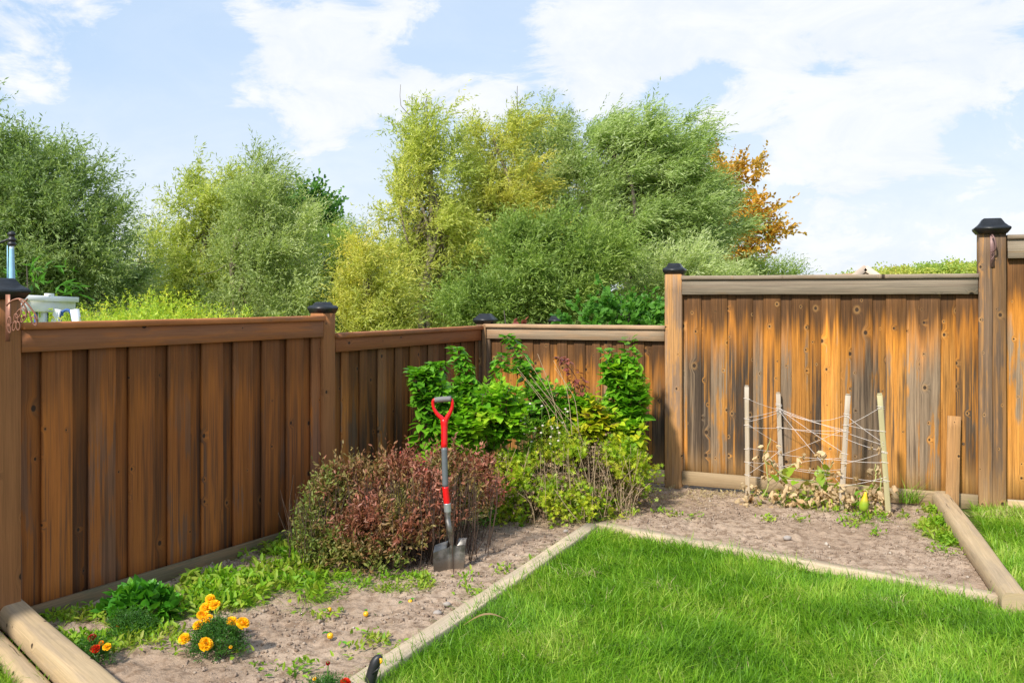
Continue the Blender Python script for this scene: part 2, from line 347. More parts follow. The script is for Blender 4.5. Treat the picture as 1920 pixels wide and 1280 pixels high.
M['t_yel']=T('yellow_leaves',[(.31,.38,.10),(.45,.50,.12),(.61,.59,.13),(.78,.64,.14)])
M['t_green']=T('mid_green_leaves',[(.17,.26,.07),(.26,.37,.085),(.38,.48,.12),(.53,.60,.20)])
M['t_bright']=T('bright_green_leaves',[(.07,.20,.03),(.11,.28,.035),(.19,.38,.05)])
M['t_poplar']=T('poplar_leaves',[(.06,.17,.035),(.10,.24,.045),(.17,.34,.06)])
M['t_orange']=T('orange_autumn_leaves',[(.38,.30,.06),(.55,.32,.05),(.68,.40,.05),(.74,.52,.08)])
M['t_gold']=T('goldenrod_leaves',[(.26,.42,.05),(.38,.52,.06),(.52,.60,.07),(.72,.60,.05)],1.5)
M['t_hill']=T('hillside_canopy',[(.22,.33,.08),(.34,.45,.09),(.50,.52,.10),(.60,.44,.12)],.06,.75)

# ---------- ground ----------
C0=G(1118,997)[:2]; R1=G(1888,1142)[:2]; dL=unit(np.array([C0[0]-G(705,1285)[0],C0[1]-G(705,1285)[1]]))
LG0=G(1800,950)[:2]; LG1=G(1897,1150)[:2]                      # right log
LL0=np.array([-2.53,4.79]); LL1=np.array([-1.70,3.84])                         # left log
def side(p,a,b): return (b[0]-a[0])*(p[1]-a[1])-(b[1]-a[1])*(p[0]-a[0])
def in_lawn(x,y):
    p=(x,y)
    a=(side(p,C0-dL*5,C0)<0)&(side(p,C0,R1)<0)&((y<R1[1])|(side(p,R1,R1+np.array([1,0]))<0)|True)
    main=a&((side(p,LG1,LG0)>0)|(y<R1[1]+.02)|True)&(side(p,C0-dL*5,C0)<0)&(side(p,C0,R1)<0)
    rt=(side(p,LG1,LG0)<0)&(x>LG1[0])|((y<R1[1])&(x>R1[0]))
    lf=(side(p,LL1,LL0)>0)
    return main|rt|lf
def soil_z(x,y):
    z=(fbm(x*2.2,y*2.2,3,3)-.45)*.05+(fbm(x*11,y*11,9,3)-.45)*.034+(fbm(x*36,y*36,21,3)-.45)*.02
    cl=np.clip(fbm(x*24+7,y*24,33,2)-.44,0,1)*.09
    return z+cl*np.clip(fbm(x*3,y*3,44,2)*2-.5,0,1)
st=.014; xs=np.arange(-3.3,4.6,st); ys=np.arange(3.3,9.3,st); XX,YY=np.meshgrid(xs,ys); Z=soil_z(XX,YY)
lw=in_lawn(XX,YY); Z=np.where(lw,Z*.4-.012,Z)
nx=len(xs); ny=len(ys); V=np.c_[XX.ravel(),YY.ravel(),Z.ravel()]
ii=(np.arange(ny-1)[:,None]*nx+np.arange(nx-1)[None]).ravel(); Fq=np.c_[ii,ii+1,ii+1+nx,ii+nx]
lf_=lw.ravel()[Fq[:,0]]
for nm,mk,mt in (('garden_soil',~lf_,'soil'),('lawn_soil',lf_,'turf')):
    fq=Fq[mk]; us=np.unique(fq); mp=np.full(len(V),-1); mp[us]=np.arange(len(us))
    mb=MB(); mb.add(V[us],[mp[fq]]); tag(mb.build(nm,M[mt],None,True),kind='structure')
mb=MB(); n=60; q=np.linspace(-1,1,n); q=np.sign(q)*np.abs(q)**3*900; gx,gy=np.meshgrid(q,q+5)
gz=np.full(gx.shape,-.16); V=np.c_[gx.ravel(),gy.ravel(),gz.ravel()]; ii=(np.arange(n-1)[:,None]*n+np.arange(n-1)[None]).ravel()
mb.add(V,[np.c_[ii,ii+1,ii+1+n,ii+n]]); tag(mb.build('ground',M['field'],None,True),kind='structure')
# lawn apron round and behind the camera
mb=MB(); n=40; gx,gy=np.meshgrid(np.linspace(-3.3,4.6,n),np.linspace(-4,3.32,n)); V=np.c_[gx.ravel(),gy.ravel(),np.full(n*n,-.03)]
ii=(np.arange(n-1)[:,None]*n+np.arange(n-1)[None]).ravel(); mb.add(V,[np.c_[ii,ii+1,ii+1+n,ii+n]]); tag(mb.build('lawn_apron',M['turf'],None,True),kind='structure')

# ---------- fences ----------
PW=np.array([1.362,8.11]); uR=unit(np.array([2.275,-.82])); nR=np.array([uR[1],-uR[0]]); 
if nR[1]>0: nR=-nR
CO=np.array([-.266,8.70]); P1=np.array([-1.268,6.68]); P0=np.array([-2.438,4.645])
uA=unit(CO-P1); uL=unit(P1-P0)
def nrm_of(u): 
    n=np.array([u[1],-u[0]]); return n
def ray_s(px,A,u):    # distance along wall A+u*s seen at column px
    k=(px-CX)/F; return (k*A[1]-A[0])/(u[0]-k*u[1])
def v3(p,z): return np.array([p[0],p[1],z])
up=np.array([0,0,1.])
def panel(root,A,u,n,s0,s1,edges,ztop,beam_h,kz0,kz1,kh,mb_,mr,mk,capmat=None,proud=.012,zb=.02,railname='top_rail'):
    """fence infill between posts: boards, top rail, cap board, kickboard; front plane of rails on line A+u*s"""
    b=MB(); e=[s0]+[x for x in edges if s0+.03<x<s1-.03]+[s1]
    for i in range(len(e)-1):
        a,c=e[i],e[i+1]; pr=(proud if i%2 else 0.0)
        w=c-a+(.012 if i%2 else .05); m=(a+c)/2; dz=R.random()*.01
        off=-.050+(.005+proud*.5 if i%2 else 0)
        p=A+u*m+n*off
        zt=ztop-.0275; rr_=R.random()
        while mb_!='fence_sun' and (((rr_*43.77)%1>.42)!=bool(i%2)): rr_=R.random()
        timber(b,v3(p,zb+dz),v3(p,zt),v3(u,0),w,proud*.97 if i%2 else .010,.0045,8,.0012,top=ztop-.03-beam_h,bot=0,rnd=rr_)
    b.build('board_panel',M[mb_],root)
    c=MB(); p0=A+u*s0+n*-.012; p1=A+u*s1+n*-.012; zc=ztop-.0275-beam_h/2
    timber(c,v3(p0,zc),v3(p1,zc),up,beam_h,.03,.003,14,.0015); c.build('top_rail',M[mr],root)
    c=MB(); p0=A+u*(s0-.004)+n*-.03; p1=A+u*(s1+.004)+n*-.03
    timber(c,v3(p0,ztop-.0165),v3(p1,ztop-.0165),v3(n,0),.105,.033,.004,14,.0015); c.build('cap_board',M[capmat or mr],root)
    c=MB(); p0=A+u*s0+n*-.008; p1=A+u*s1+n*-.008
    timber(c,v3(p0,kz0-kh/2),v3(p1,kz1-kh/2),up,kh,.03,.003,10,.0015); c.build('kickboard',M[mk],root)
def post(root,A,u,n,s,ztop,zcap,w,mat,capw,dp=.0,groove=False,d=None):
    d=d or w
    c=A+u*s+n*(-d/2+dp); b=MB()
    if groove:
        for sg in (-1,1):
            q=c+u*sg*w/4; timber(b,v3(q,-.12),v3(q,ztop),v3(u,0),w/2-.0015,d,.003,12,.001)
    else: timber(b,v3(c,-.12),v3(c,ztop),v3(u,0),w,d,.006,12,.001)
    o=b.build('post',M[mat],root)
    k=MB(); h=zcap-ztop; cw=capw/2
    sqlathe(k,[(cw*.80,-.03),(cw*.98,0),(cw,.010),(cw*.97,.018),(cw*.86,.026),(cw*.68,h*.55),(cw*.56,h*.82),(cw*.52,h*.93),(cw*.45,h),(.001,h)],v3(c,ztop),v3(u,0),v3(n,0))
    k.build('post_cap',M['cap'],o); return c
def edg(lst,A,u): 
    A2=A-nrm_of(u)*.032; return sorted(ray_s(x,A2,u) for x in lst)

nA=nrm_of(uA); nL=nrm_of(uL)
# left fence: far side section beyond the frame, near panel, panel to the corner
rootL=empty('board_fence',v3(P1,0),'dark brown board fence in shade on the left, two stepped panels with black caps','fence')
s620=np.linalg.norm(P1-P0)
e1=edg([42,80,133,168,214,243,288,316,355,379,416,438,472,492,522,538,567,584,606],P0,uL)
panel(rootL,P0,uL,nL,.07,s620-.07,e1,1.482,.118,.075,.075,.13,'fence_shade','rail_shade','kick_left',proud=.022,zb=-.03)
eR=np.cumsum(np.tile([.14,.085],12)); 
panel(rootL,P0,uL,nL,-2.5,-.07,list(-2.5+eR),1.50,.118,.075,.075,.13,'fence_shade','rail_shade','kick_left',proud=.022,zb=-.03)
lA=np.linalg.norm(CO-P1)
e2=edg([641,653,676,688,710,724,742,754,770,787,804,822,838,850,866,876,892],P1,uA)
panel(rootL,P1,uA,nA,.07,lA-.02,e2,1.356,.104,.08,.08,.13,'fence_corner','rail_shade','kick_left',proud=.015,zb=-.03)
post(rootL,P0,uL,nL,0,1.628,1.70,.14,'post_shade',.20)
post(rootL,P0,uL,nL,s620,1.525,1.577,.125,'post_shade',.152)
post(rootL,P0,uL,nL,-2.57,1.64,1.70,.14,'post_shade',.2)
# right fence
rootR=empty('board_fence',v3(PW,0),'weathered orange and gray knotty fence in sun on the right, stepping up to tall post','fence')
sC=-np.linalg.norm(PW-CO); sR=2.418
eA=edg([880+x/3.2 for x in (137,190,228,283,321,378,428,478,530,582,630,690,740,780,810,850,885,925,985,1045,1100)],PW,uR)
panel(rootR,PW,uR,nR,sC+.02,-.075,eA,1.372,.105,.15,.15,.115,'fence_sun','rail_tan','kick',proud=.012)
eB=edg([1200+x/2.667 for x in (240,303,357,433,485,560,620,700,762,845,910,998,1062,1160,1232,1328,1402,1500,1583)],PW,uR)
panel(rootR,PW,uR,nR,.075,sR-.09,eB,1.792,.13,.152,.105,.115,'fence_sun','rail_gray','kick',proud=.01)
panel(rootR,PW,uR,nR,sR+.115,sR+2.5,list(sR+.1+eR*1.02),2.082,.15,.085,.07,.115,'fence_sun','rail_gray','kick',proud=.01)
post(rootR,PW,uR,nR,0,1.834,1.902,.145,'post_sun',.178,dp=.004)
post(rootR,PW,uR,nR,sR+.01,2.125,2.212,.19,'post_sun',.248,dp=.006,groove=True,d=.14)
post(rootR,PW,uR,nR,sR+2.6,2.3,2.39,.145,'post_sun',.2)
# corner post stands behind both top rails, its cover strip shows in the corner
cc=CO-nR*.07+uR*.0-np.array([.0,0]); b=MB(); timber(b,v3(cc,-.1),v3(cc,1.4),v3(uR,0),.135,.135,.006,6,.001)
po=b.build('post',M['post_sun'],rootR); k=MB(); sqlathe(k,[(.07,-.03),(.088,0),(.09,.01),(.078,.022),(.062,.04),(.05,.055),(.045,.064),(.001,.064)],v3(cc,1.40),v3(uR,0),v3(nR,0)); k.build('post_cap',M['cap'],po)
b=MB(); cs=CO+uR*.02+nR*.012; timber(b,v3(cs,-.05),v3(cs,1.372-.005),v3(uR,0),.036,.03,.003,6,.001); b.build('corner_trim',M['post_sun'],rootR)
# post of the neighbour's fence behind
pn=D(1043,602,13.7); pr=empty('fence_post',(pn[0],pn[1],-.16),"pale post of a further fence, its small black cap just above the tan top rail",'fence post')
b=MB(); timber(b,(pn[0],pn[1],-.16),(pn[0],pn[1],pn[2]),v3(uR,0),.135,.135,.006,4,.001); b.build('post',M['post_sun'],pr)
k=MB(); sqlathe(k,[(.08,-.03),(.095,0),(.097,.012),(.082,.026),(.066,.06),(.054,.08),(.045,.092),(.001,.092)],(pn[0],pn[1],pn[2]),v3(uR,0),v3(nR,0)); k.build('post_cap',M['cap'],pr)
# ---------- timbers of the bed ----------
def thing_timber(name,label,cat,p0,p1,w,h,z,mat,group=None,round_=.02,rows=20,warp=.004,zend=None):
    o=empty(name,((p0[0]+p1[0])/2,(p0[1]+p1[1])/2,0),label,cat,group)
    d=unit(np.array(p1)-np.array(p0)); wd=np.array([d[1],-d[0],0]); b=MB()
    timber(b,v3(p0,z-h/2),v3(p1,(zend if zend is not None else z)-h/2),wd,w,h,round_,rows,warp); b.build('timber',M[mat],o,False); return o
dE=unit(R1-C0)
thing_timber('edging_timber','long pale edging timber left of the lawn, from the bottom edge to the bed corner','timber',C0-dL*4.6+np.array([-.03,0]),C0+dL*.02+np.array([-.03,0]),.10,.09,.055,'edge','edging timbers of the bed',.006)
thing_timber('edging_timber','pale edging timber of the right bed, from the bed corner to the round log','timber',C0+dE*.03+np.array([0,.03]),R1+np.array([0,.03])-dE*.02,.09,.09,.062,'edge','edging timbers of the bed',.006)
def log(name,label,p0,p1,r,z,mat,group,flat=True,tilt=0.0):
    o=empty(name,((p0[0]+p1[0])/2,(p0[1]+p1[1])/2,0),label,'timber',group)
    b=MB(); n=26; seg=22; d=unit(np.array([p1[0]-p0[0],p1[1]-p0[1],0])); w=np.array([d[1],-d[0],0]); an=np.arange(seg)*2*PI/seg
    ca=np.cos(an); sa=np.sin(an); cx=np.sign(ca)*np.abs(ca)**.8; sz=np.sign(sa)*np.abs(sa)**.72
    if flat: sz=np.clip(sz,-1,.86)
    V=[];g=[]
    for i in range(n):
        f=i/(n-1); c=v3(np.array(p0)*(1-f)+np.array(p1)*f,z+tilt*f); rr=r*(1+.035*math.sin(f*9+r*50)+.02*R.normal()*.3)
        if i in (0,n-1): rr*=.97
        V.append(c+rr*(np.outer(cx,w)+np.outer(sz,up))); g.append(np.c_[an*r*1.0+7,np.full(seg,3.),np.full(seg,f*3+p0[0])])
    k=np.arange(seg);k2=(k+1)%seg
    fs=np.concatenate([np.c_[i*seg+k,i*seg+k2,(i+1)*seg+k2,(i+1)*seg+k] for i in range(n-1)])
    b.add(np.concatenate(V),[fs,np.arange(seg)[::-1][None],((n-1)*seg+np.arange(seg))[None]],np.concatenate(g),(.4,.5,9))
    ob=b.build('timber',M[mat],o,True); md=ob.modifiers.new('e','EDGE_SPLIT'); md.split_angle=math.radians(40)
    # drying cracks: thin dark slivers sunk along the top
    for j in range(4):
        cb=MB()
        f=R.random()*.8+.08; l=.1+R.random()*.3; L=np.linalg.norm(np.array(p1)-np.array(p0)); a=(R.random()-.5)*1.3
        pts=[]
        for q in range(6):
            ff=min(f+l*q/5/L,.98); c=v3(np.array(p0)*(1-ff)+np.array(p1)*ff,z+tilt*ff); aa=a+.05*math.sin(q*2+j)
            pts.append(c+w*r*.96*math.sin(aa)+up*r*(.86 if flat and math.cos(aa)>.8 else .98*abs(math.cos(aa))**.72)*1.0)
        tube(cb,pts,[.0003,.0016,.0022,.002,.0013,.0003],4); cb.build('crack',M['stem_dark'],o)
    return o
log('log','round pale log at the right, from the fence to the front right corner',LG0+np.array([-.04,.35]),LG1+np.array([.01,-.02]),.068,.055,'log','round landscape logs')
log('log','round pale log in the bottom left corner, upper one of the pair beside the marigolds',LL0,LL1+(LL1-LL0)*1.5,.072,.06,'log','round landscape logs',tilt=.0)
w_=unit(np.array([(LL1-LL0)[1],-(LL1-LL0)[0]]))
log('log','lower weathered log half sunk in grass on the outer side of the bottom left log',LL0+w_*.125+unit(LL1-LL0)*.12,LL1+(LL1-LL0)*1.5+w_*.125,.05,.0,'log','round landscape logs',False)

# ---------- lawn grass ----------
def scatter(x0,x1,y0,y1,n): return np.c_[x0+R.random(n)*(x1-x0),y0+R.random(n)*(y1-y0)]
P=scatter(-3.0,4.55,2.9,8.2,1250000)
k=(np.abs(P[:,0])<P[:,1]*.62+.35); P=P[k]
keep=R.random(len(P))<np.clip((4.4/P[:,1])**1.2,0.3,1)*.62; P=P[keep]
P=P[in_lawn(P[:,0],P[:,1])]
wl=side(P.T,PW+nR*.02,PW+nR*.02+uR)<0; P=P[wl]
def dseg(P,a,b):
    a=np.array(a);b=np.array(b);d=b-a;t=np.clip(((P-a)@d)/(d@d),0,1);return np.linalg.norm(P-(a+t[:,None]*d),axis=1)
P=P[(dseg(P,LG0,LG1)>.075)&(dseg(P,LL0,LL1+(LL1-LL0))>.09)&(dseg(P,LL0+w_*.15,LL1+w_*.15+(LL1-LL0))>.05)]
print('grass',len(P))
cl=fbm(P[:,0]*3.1,P[:,1]*3.1,5,3); cl2=fbm(P[:,0]*11,P[:,1]*11,15,2); n=len(P)
edge=np.minimum(dseg(P,C0-dL*4.6,C0),dseg(P,C0,R1))
hh=(.006+.075*cl+.06*cl2+R.random(n)**3*.075)*(1+.15*np.exp(-edge/.05))
az=R.random(n)*2*PI; bias=fbm(P[:,0]*1.7,P[:,1]*1.7,25,2)*9
az=np.where(R.random(n)<.55,bias+R.normal(size=n)*.7,az)
mb=MB(); z=np.full(n,-.02)
blades(mb,np.c_[P,z],hh+.015,.0026+.0028*R.random(n)+.0007*P[:,1]*.3,.25+R.random(n)**1.5*1.6,az,brd=cl)
tag(mb.build('lawn_grass',M['grass']),'bright green uneven lawn grass filling the foreground','grass',kind='stuff')
# straw-coloured blades in the lawn
q=R.choice(n,14000,replace=False); q=q[cl2[q]+R.random(14000)*.4>.55]; mb=MB(); blades(mb,np.c_[P[q],z[q]],hh[q]*1.05,.003,.5+R.random(len(q))*1.4)
c1=G(1240,1100)[:2]; 
for cx_,cy_ in ((1245,1112),(1900,905+60),(1880,970),(1850,975),(1680,1140),(1090,1085)):
    c=G(cx_,cy_)[:2]; k=38; pp=c+R.normal(size=(k,2))*np.array([.05,.035]); blades(mb,np.c_[pp,np.full(k,.02)],.05+R.random(k)*.06,.003,.8+R.random(k)*2)
tag(mb.build('dry_grass',M['grass_dry']),'straw coloured dead blades scattered through the lawn','dry grass',kind='stuff')
# curled dry leaf in the lawn
c=G(905,1195); mb=MB(); t=np.linspace(0,1,9); pts=np.c_[c[0]-.09+.2*t,np.full(9,c[1]),.06+.05*np.sin(t*2.6)]
w=.012*np.sin(np.clip(t,.05,.95)*PI); V=np.concatenate([pts+np.c_[np.zeros(9),w,w*.4],pts-np.c_[np.zeros(9),w,-w*.3]]); i=np.arange(8)
mb.add(V,[np.c_[i,i+1,i+10,i+9]]); tag(mb.build('dry_leaf',M['dryleaf']),'curled straw coloured leaf blade lying on the lawn right of the long edging timber','dry leaf')

# ---------- shovel ----------
sb=G(848,1066); sh=empty('shovel',sb,'red and gray D-handle shovel standing upright with its steel blade in the soil','shovel')
Ys=sb[1]; q=lambda x,y,dy=0: D(x,y,Ys+dy)
def sec(name,pts,rad,mat,seg=16,n=14,par=sh):
    b=MB(); pp=smooth_path(pts,n); rr=np.interp(np.linspace(0,1,n),np.linspace(0,1,len(np.atleast_1d(rad))),np.atleast_1d(rad)); tube(b,pp,rr,seg); return b.build(name,M[mat],par,True)
hd=empty  # noqa
b=MB()
for pts in ([(833,802),(830,786),(820,776),(813,764),(812,752),(817,748)],[(833,802),(837,785),(844,773),(848,762),(848,752),(844,747)]):
    pp=smooth_path([q(x,y,.02) for x,y in pts],16); tube(b,pp,np.interp(np.linspace(0,1,16),[0,.3,.6,1],[.017,.013,.0095,.0095]),12)
tube(b,smooth_path([q(833,840,.0),q(833.2,815,.01),q(833,795,.02),q(832,783,.02)],10),[.018,.019,.019,.019,.019,.020,.021,.022,.019,.008],16)
b.build('handle',M['red'],sh,True)
g_=sec('grip',[q(815,750,.02),q(830,748.5,.02),q(846,747.5,.02)],[.0165,.0175,.0165],'grip'); 
sec('shaft_grip',[q(835,912),q(833,838)],[.0178,.0178],'grayp')
sec('shaft_sleeve',[q(838.5,945),q(835,912)],[.0195,.0192],'red')
sec('collar',[q(839.5,959),q(838.5,943)],[.0215,.0215],'zinc')
sec('socket',[q(847,1024,.02),q(846,1010,.0),q(842.5,990,-.02),q(840,972,-.005),q(839.2,955,0)],[.012,.016,.018,.0195,.020],'steel',16,24)
# blade
b=MB(); nu,nv=25,18; U,Vv=np.meshgrid(np.linspace(-1,1,nu),np.linspace(0,1,nv)); c0=q(848,1024,.02)
hw=.098*(1-.30*Vv**2.2); ztop=np.where(np.abs(U)<.22,.018*(1-np.abs(U)/.22),0.0)
x=U*hw; dep=-.052*np.abs(U)**1.6*(1-.3*Vv)-.03*Vv+.022*np.exp(-(U/.13)**2)*-1*(1-Vv)*1.0
zz=-.25*Vv+ztop*(1-Vv); ang=math.radians(16); tilt=math.radians(10)
def bl(x,dep,zz):
    X=x*math.cos(ang)-dep*math.sin(ang)*-1; Yy=dep*math.cos(ang)+x*math.sin(ang)
    return np.stack([c0[0]+X*math.cos(tilt)+zz*.0+ (x*0), c0[1]+Yy, c0[2]+zz+X*math.sin(tilt)*.9],-1).reshape(-1,3)
i=(np.arange(nv-1)[:,None]*nu+np.arange(nu-1)[None]).ravel(); f1=np.c_[i,i+1,i+1+nu,i+nu]
b.add(bl(x,dep,zz),[f1]); b.add(bl(x,dep+.0035,zz),[f1[:,::-1]])
# turned steps
for sg in (-1,1):
    u=np.linspace(.34,1,7)*sg; w=np.linspace(0,1,5); UU,WW=np.meshgrid(u,w)
    xx=UU*.098; dd=-.052*np.abs(UU)**1.6+.034*WW; z2=.002+.034*np.sin(WW*PI/2)+.0*UU
    i=(np.arange(4)[:,None]*7+np.arange(6)[None]).ravel(); bs=MB(); bs.add(bl(xx,dd,z2),[np.c_[i,i+1,i+8,i+7]]); bs.add(bl(xx,dd+.002,z2-.003),[np.c_[i+7,i+8,i+1,i]]); bs.build('foot_step',M['steel'],sh,True)
b.build('blade',M['steel'],sh,True)

# ---------- black tool in the bottom ----------
tb=G(688,1300); bt=empty('garden_tool',tb,'black tapered plastic handle sticking up at the bottom beside the long edging timber','garden tool')
pts=[D(686,1312,tb[1]),D(693,1280,tb[1]),D(701,1250,tb[1]),D(706,1237,tb[1]),D(712,1232,tb[1]),D(713,1236,tb[1])]
b=MB(); tube(b,smooth_path(pts,22),np.interp(np.linspace(0,1,22),[0,.5,.72,.9,1],[.024,.022,.016,.010,.005]),14); hb=b.build('handle',M['black'],bt,True)
b=MB(); tube(b,smooth_path([D(712,1234,tb[1]-.01),D(715,1237,tb[1]-.014),D(713.5,1244,tb[1]-.016)],6),[.003,.006,.005,.006,.005,.002],8); b.build('hanging_tab',M['tomato'],bt,True)
b=MB(); tube(b,[D(697,1262,tb[1]-.024),D(706,1256,tb[1]-.024),D(712,1250,tb[1]-.02)],.003,8); b.build('ridge',M['black'],bt,True)

# ---------- stakes, string, squash ----------
STK=[((1402,937),(1400,722),7.68,.035,'tall gray wooden stake, leftmost of the four string trellis stakes','stake'),
     ((1466,922),(1459,735),7.82,.036,'gray stake with string wound near its top, second from left of the four stakes','stake'),
     ((1577,955),(1590,738),7.29,.038,'gray wooden stake leaning to the right, third from the left of the four stakes','stake'),
     ((1666,966),(1649,737),7.11,.038,'greenish wooden stake leaning to the left, rightmost of the four stakes','stake_green')]
def stakept(k,y):
    (xb,yb),(xt,yt),Y,_,_,_=STK[k]; f=(y-yb)/(yt-yb); return D(xb+(xt-xb)*f,y,Y)
for (xb,yb),(xt,yt),Y,w,lab,mt in STK:
    a=D(xb,yb,Y); c=D(xt,yt,Y); d=unit(c-a); o=empty('wooden_stake',a,lab,'stake','string trellis stakes')
    b=MB(); timber(b,a-d*.15,c-d*.012,(1,-.25,0),w,.02,.002,8,.001); timber(b,c-d*.012,c,(1,-.25,0),w*.86,.016,.002,1); b.build('stake',M[mt],o)
SG=[(0,747,1,768),(0,782,1,768),(0,790,1,772),(0,794,1,833),(0,800,1,801),(0,839,1,846),(0,865,1,868),(0,868,1,898),(0,888,1,842),(0,892,1,896),
    (1,764,2,776,18),(1,766,3,834),(1,772,2,806),(1,801,2,806,3),(1,800,2,817),(1,852,2,802),(1,766,2,850),(1,851,2,862),(1,874,2,858,-4),(1,876,2,892),(1,872,2,878,6),
    (2,780,3,830),(2,797,3,762),(2,796,3,808),(2,822,3,846),(2,868,3,846),(2,862,3,866),(2,893,3,902),(2,910,3,893),(1,898,2,890,5),(1,770,2,912)]
b=MB()
for t_ in SG:
    k0,y0,k1,y1=t_[:4]; sg=t_[4] if len(t_)>4 else 1.5
    a=stakept(k0,y0)+np.array([0,-.016,0]); c=stakept(k1,y1)+np.array([0,-.016,0]); f=np.linspace(0,1,10)[:,None]
    p=a*(1-f)+c*f; p[:,2]-=(4*f*(1-f))[:,0]*sg*7.5/F; tube(b,p,.0014,5)
for k,ys_ in ((0,(747,785,797,842,866,890)),(1,(757,760,766,770,801,851,875,899)),(2,(776,780,797,808,850,868,893)),(3,(762,766,808,846,848,866,900))):
    for y in ys_:
        c=stakept(k,y); w=.023; p=[c+np.array(v) for v in ((-w,-.013,.004),(w,-.013,-.004+.006*(R.random()-.5)),(w,.013,0),(-w,.013,.002),(-w,-.013,.004))]; tube(b,p,.0015,4)
tag(b.build('garden_string',M['string']),'white string zigzagging between the four wooden stakes in front of the right fence','string')
# squash vine
sv=empty('squash_vine',G(1530,945),'withered squash vine with crumpled tan leaves climbing the string between the stakes','vine')
b=MB(); paths=[[(1425,940),(1440,905),(1433,860),(1436,848),(1446,820)],[(1440,850),(1455,880),(1480,895),(1540,905),(1600,910),(1640,912)],[(1480,940),(1500,915),(1540,895),(1560,870),(1562,865)],
  [(1500,950),(1520,925),(1545,905)],[(1600,945),(1625,925),(1621,915)],[(1650,950),(1652,900),(1648,880)],[(1440,900),(1470,880),(1490,870),(1500,858)],[(1555,930),(1545,880),(1540,860)],[(1620,950),(1640,900),(1641,870)]]
VP=[]
for p in paths:
    yb=7.45 if p[0][0]<1600 else 7.2
    pp=smooth_path([D(x,y,yb+.15*(R.random()-.5)) for x,y in p],18)+R.normal(size=(18,3))*.004; VP.append(pp); tube(b,pp,np.linspace(.007,.0035,18),7)
b.build('stem',M['stem_green'] if False else plain('pale_vine_stem',(.36,.37,.12),.7,0,.3,20),sv,True)
mb=MB()
def crumple(mb,c,sz):
    k=7; U,Vv=np.meshgrid(np.linspace(-1,1,k),np.linspace(-1,1,k)); r=np.sqrt(U**2+Vv**2)
    ax=norm(R.normal(size=(3,3))); ph=R.random(4)*6
    fold=.55*np.sin(U*3.1+ph[0])+.45*np.sin(Vv*3.7+ph[1])+.3*np.sin((U+Vv)*5+ph[2])
    X=U*(1-.25*r)*.75; Y_=Vv*(1-.25*r)*.8-.3*fold; Z_=.5*fold-.5*np.abs(U)
    m=np.linalg.qr(R.normal(size=(3,3)))[0]; p=np.stack([X,Y_,Z_],-1).reshape(-1,3)@m*sz; p[:,2]*=1.25
    i=(np.arange(k-1)[:,None]*k+np.arange(k-1)[None]).ravel(); msk=(r.ravel()<1.3)
    f=np.c_[i,i+1,i+1+k,i+k]; f=f[msk[f].all(1)]
    mb.add(c+p,[f],None,(R.random(),0,.5))
spots=[(1437,852,.05),(1448,862,.04),(1428,838,.03),(1455,870,.04),(1495,865,.055),(1538,853,.045),(1561,866,.022),(1650,842,.035),(1632,838,.035),(1634,885,.045),(1649,880,.045),(1433,892,.045),(1468,902,.045)]
for i in range(16): spots.append((1410+R.random()*250,835+R.random()*65,.02+R.random()*.025))
for i in range(120):
    x=1385+R.random()*290; y=905+R.random()*45+(x-1400)*.05; spots.append((x,y,.028+R.random()*.032))
for i in range(8): spots.append((1640+R.random()*40,905+R.random()*70,.045))
for x,y,sz in spots:
    yy=7.5-.35*(x-1400)/280+R.random()*.15-.1; crumple(mb,D(x,y,yy),sz*.85)
mb.build('withered_leaf',M['dryleaf'],sv,False)['kind']='stuff'
mb=MB(); k=34; pts=np.concatenate(VP); c=pts[R.integers(0,len(pts),k)]; p=c+R.normal(size=(k,3))*.03; p[:,2]=np.abs(p[:,2]-.0)*.7+.02
inst(mb,*HEART,p,rdir(k,.1),rdir(k,1.2),.06+R.random(k)*.04,.055+R.random(k)*.03); mb.build('foliage',M['weed'],sv)
fr=D(1621,938,7.0); b=MB(); pr_=[(.001,-.082),(.020,-.078),(.031,-.062),(.034,-.040),(.031,-.015),(.023,.01),(.015,.032),(.012,.05),(.009,.06),(.003,.066)]
lathe(b,pr_,fr,(.12,-.05,1),20)
s=NT('green_yellow_squash_skin'); tc=s.n('ShaderNodeTexCoord').outputs['Object']; x_,y_,z_=s.sep(tc); n1=s.noise(tc,30,3); zz_=s.M('ADD',z_,s.M('MULTIPLY',n1,.03))
ex=fr[2]; M['squash']=s.out(s.mix(s.ss(zz_,ex-.01,ex+.05),s.mix(n1,(.16,.30,.02),(.33,.45,.03)),(.75,.50,.02)),.3,None,.5)
b.build('squash',M['squash'],sv,True)

# short gray board leaning on the fence
a=v3(PW+uR*ray_s(1783,PW,uR)+nR*.075,-.02); b=MB(); c=v3(PW+uR*ray_s(1789,PW,uR)+nR*.0,.70)
lb=empty('board',a,'short weathered gray board leaning upright against the right fence above the end of the log','board')
timber(b,a,c,v3(uR,0),.095,.016,.002,8,.001); b.build('plank',M['post_sun'],lb)

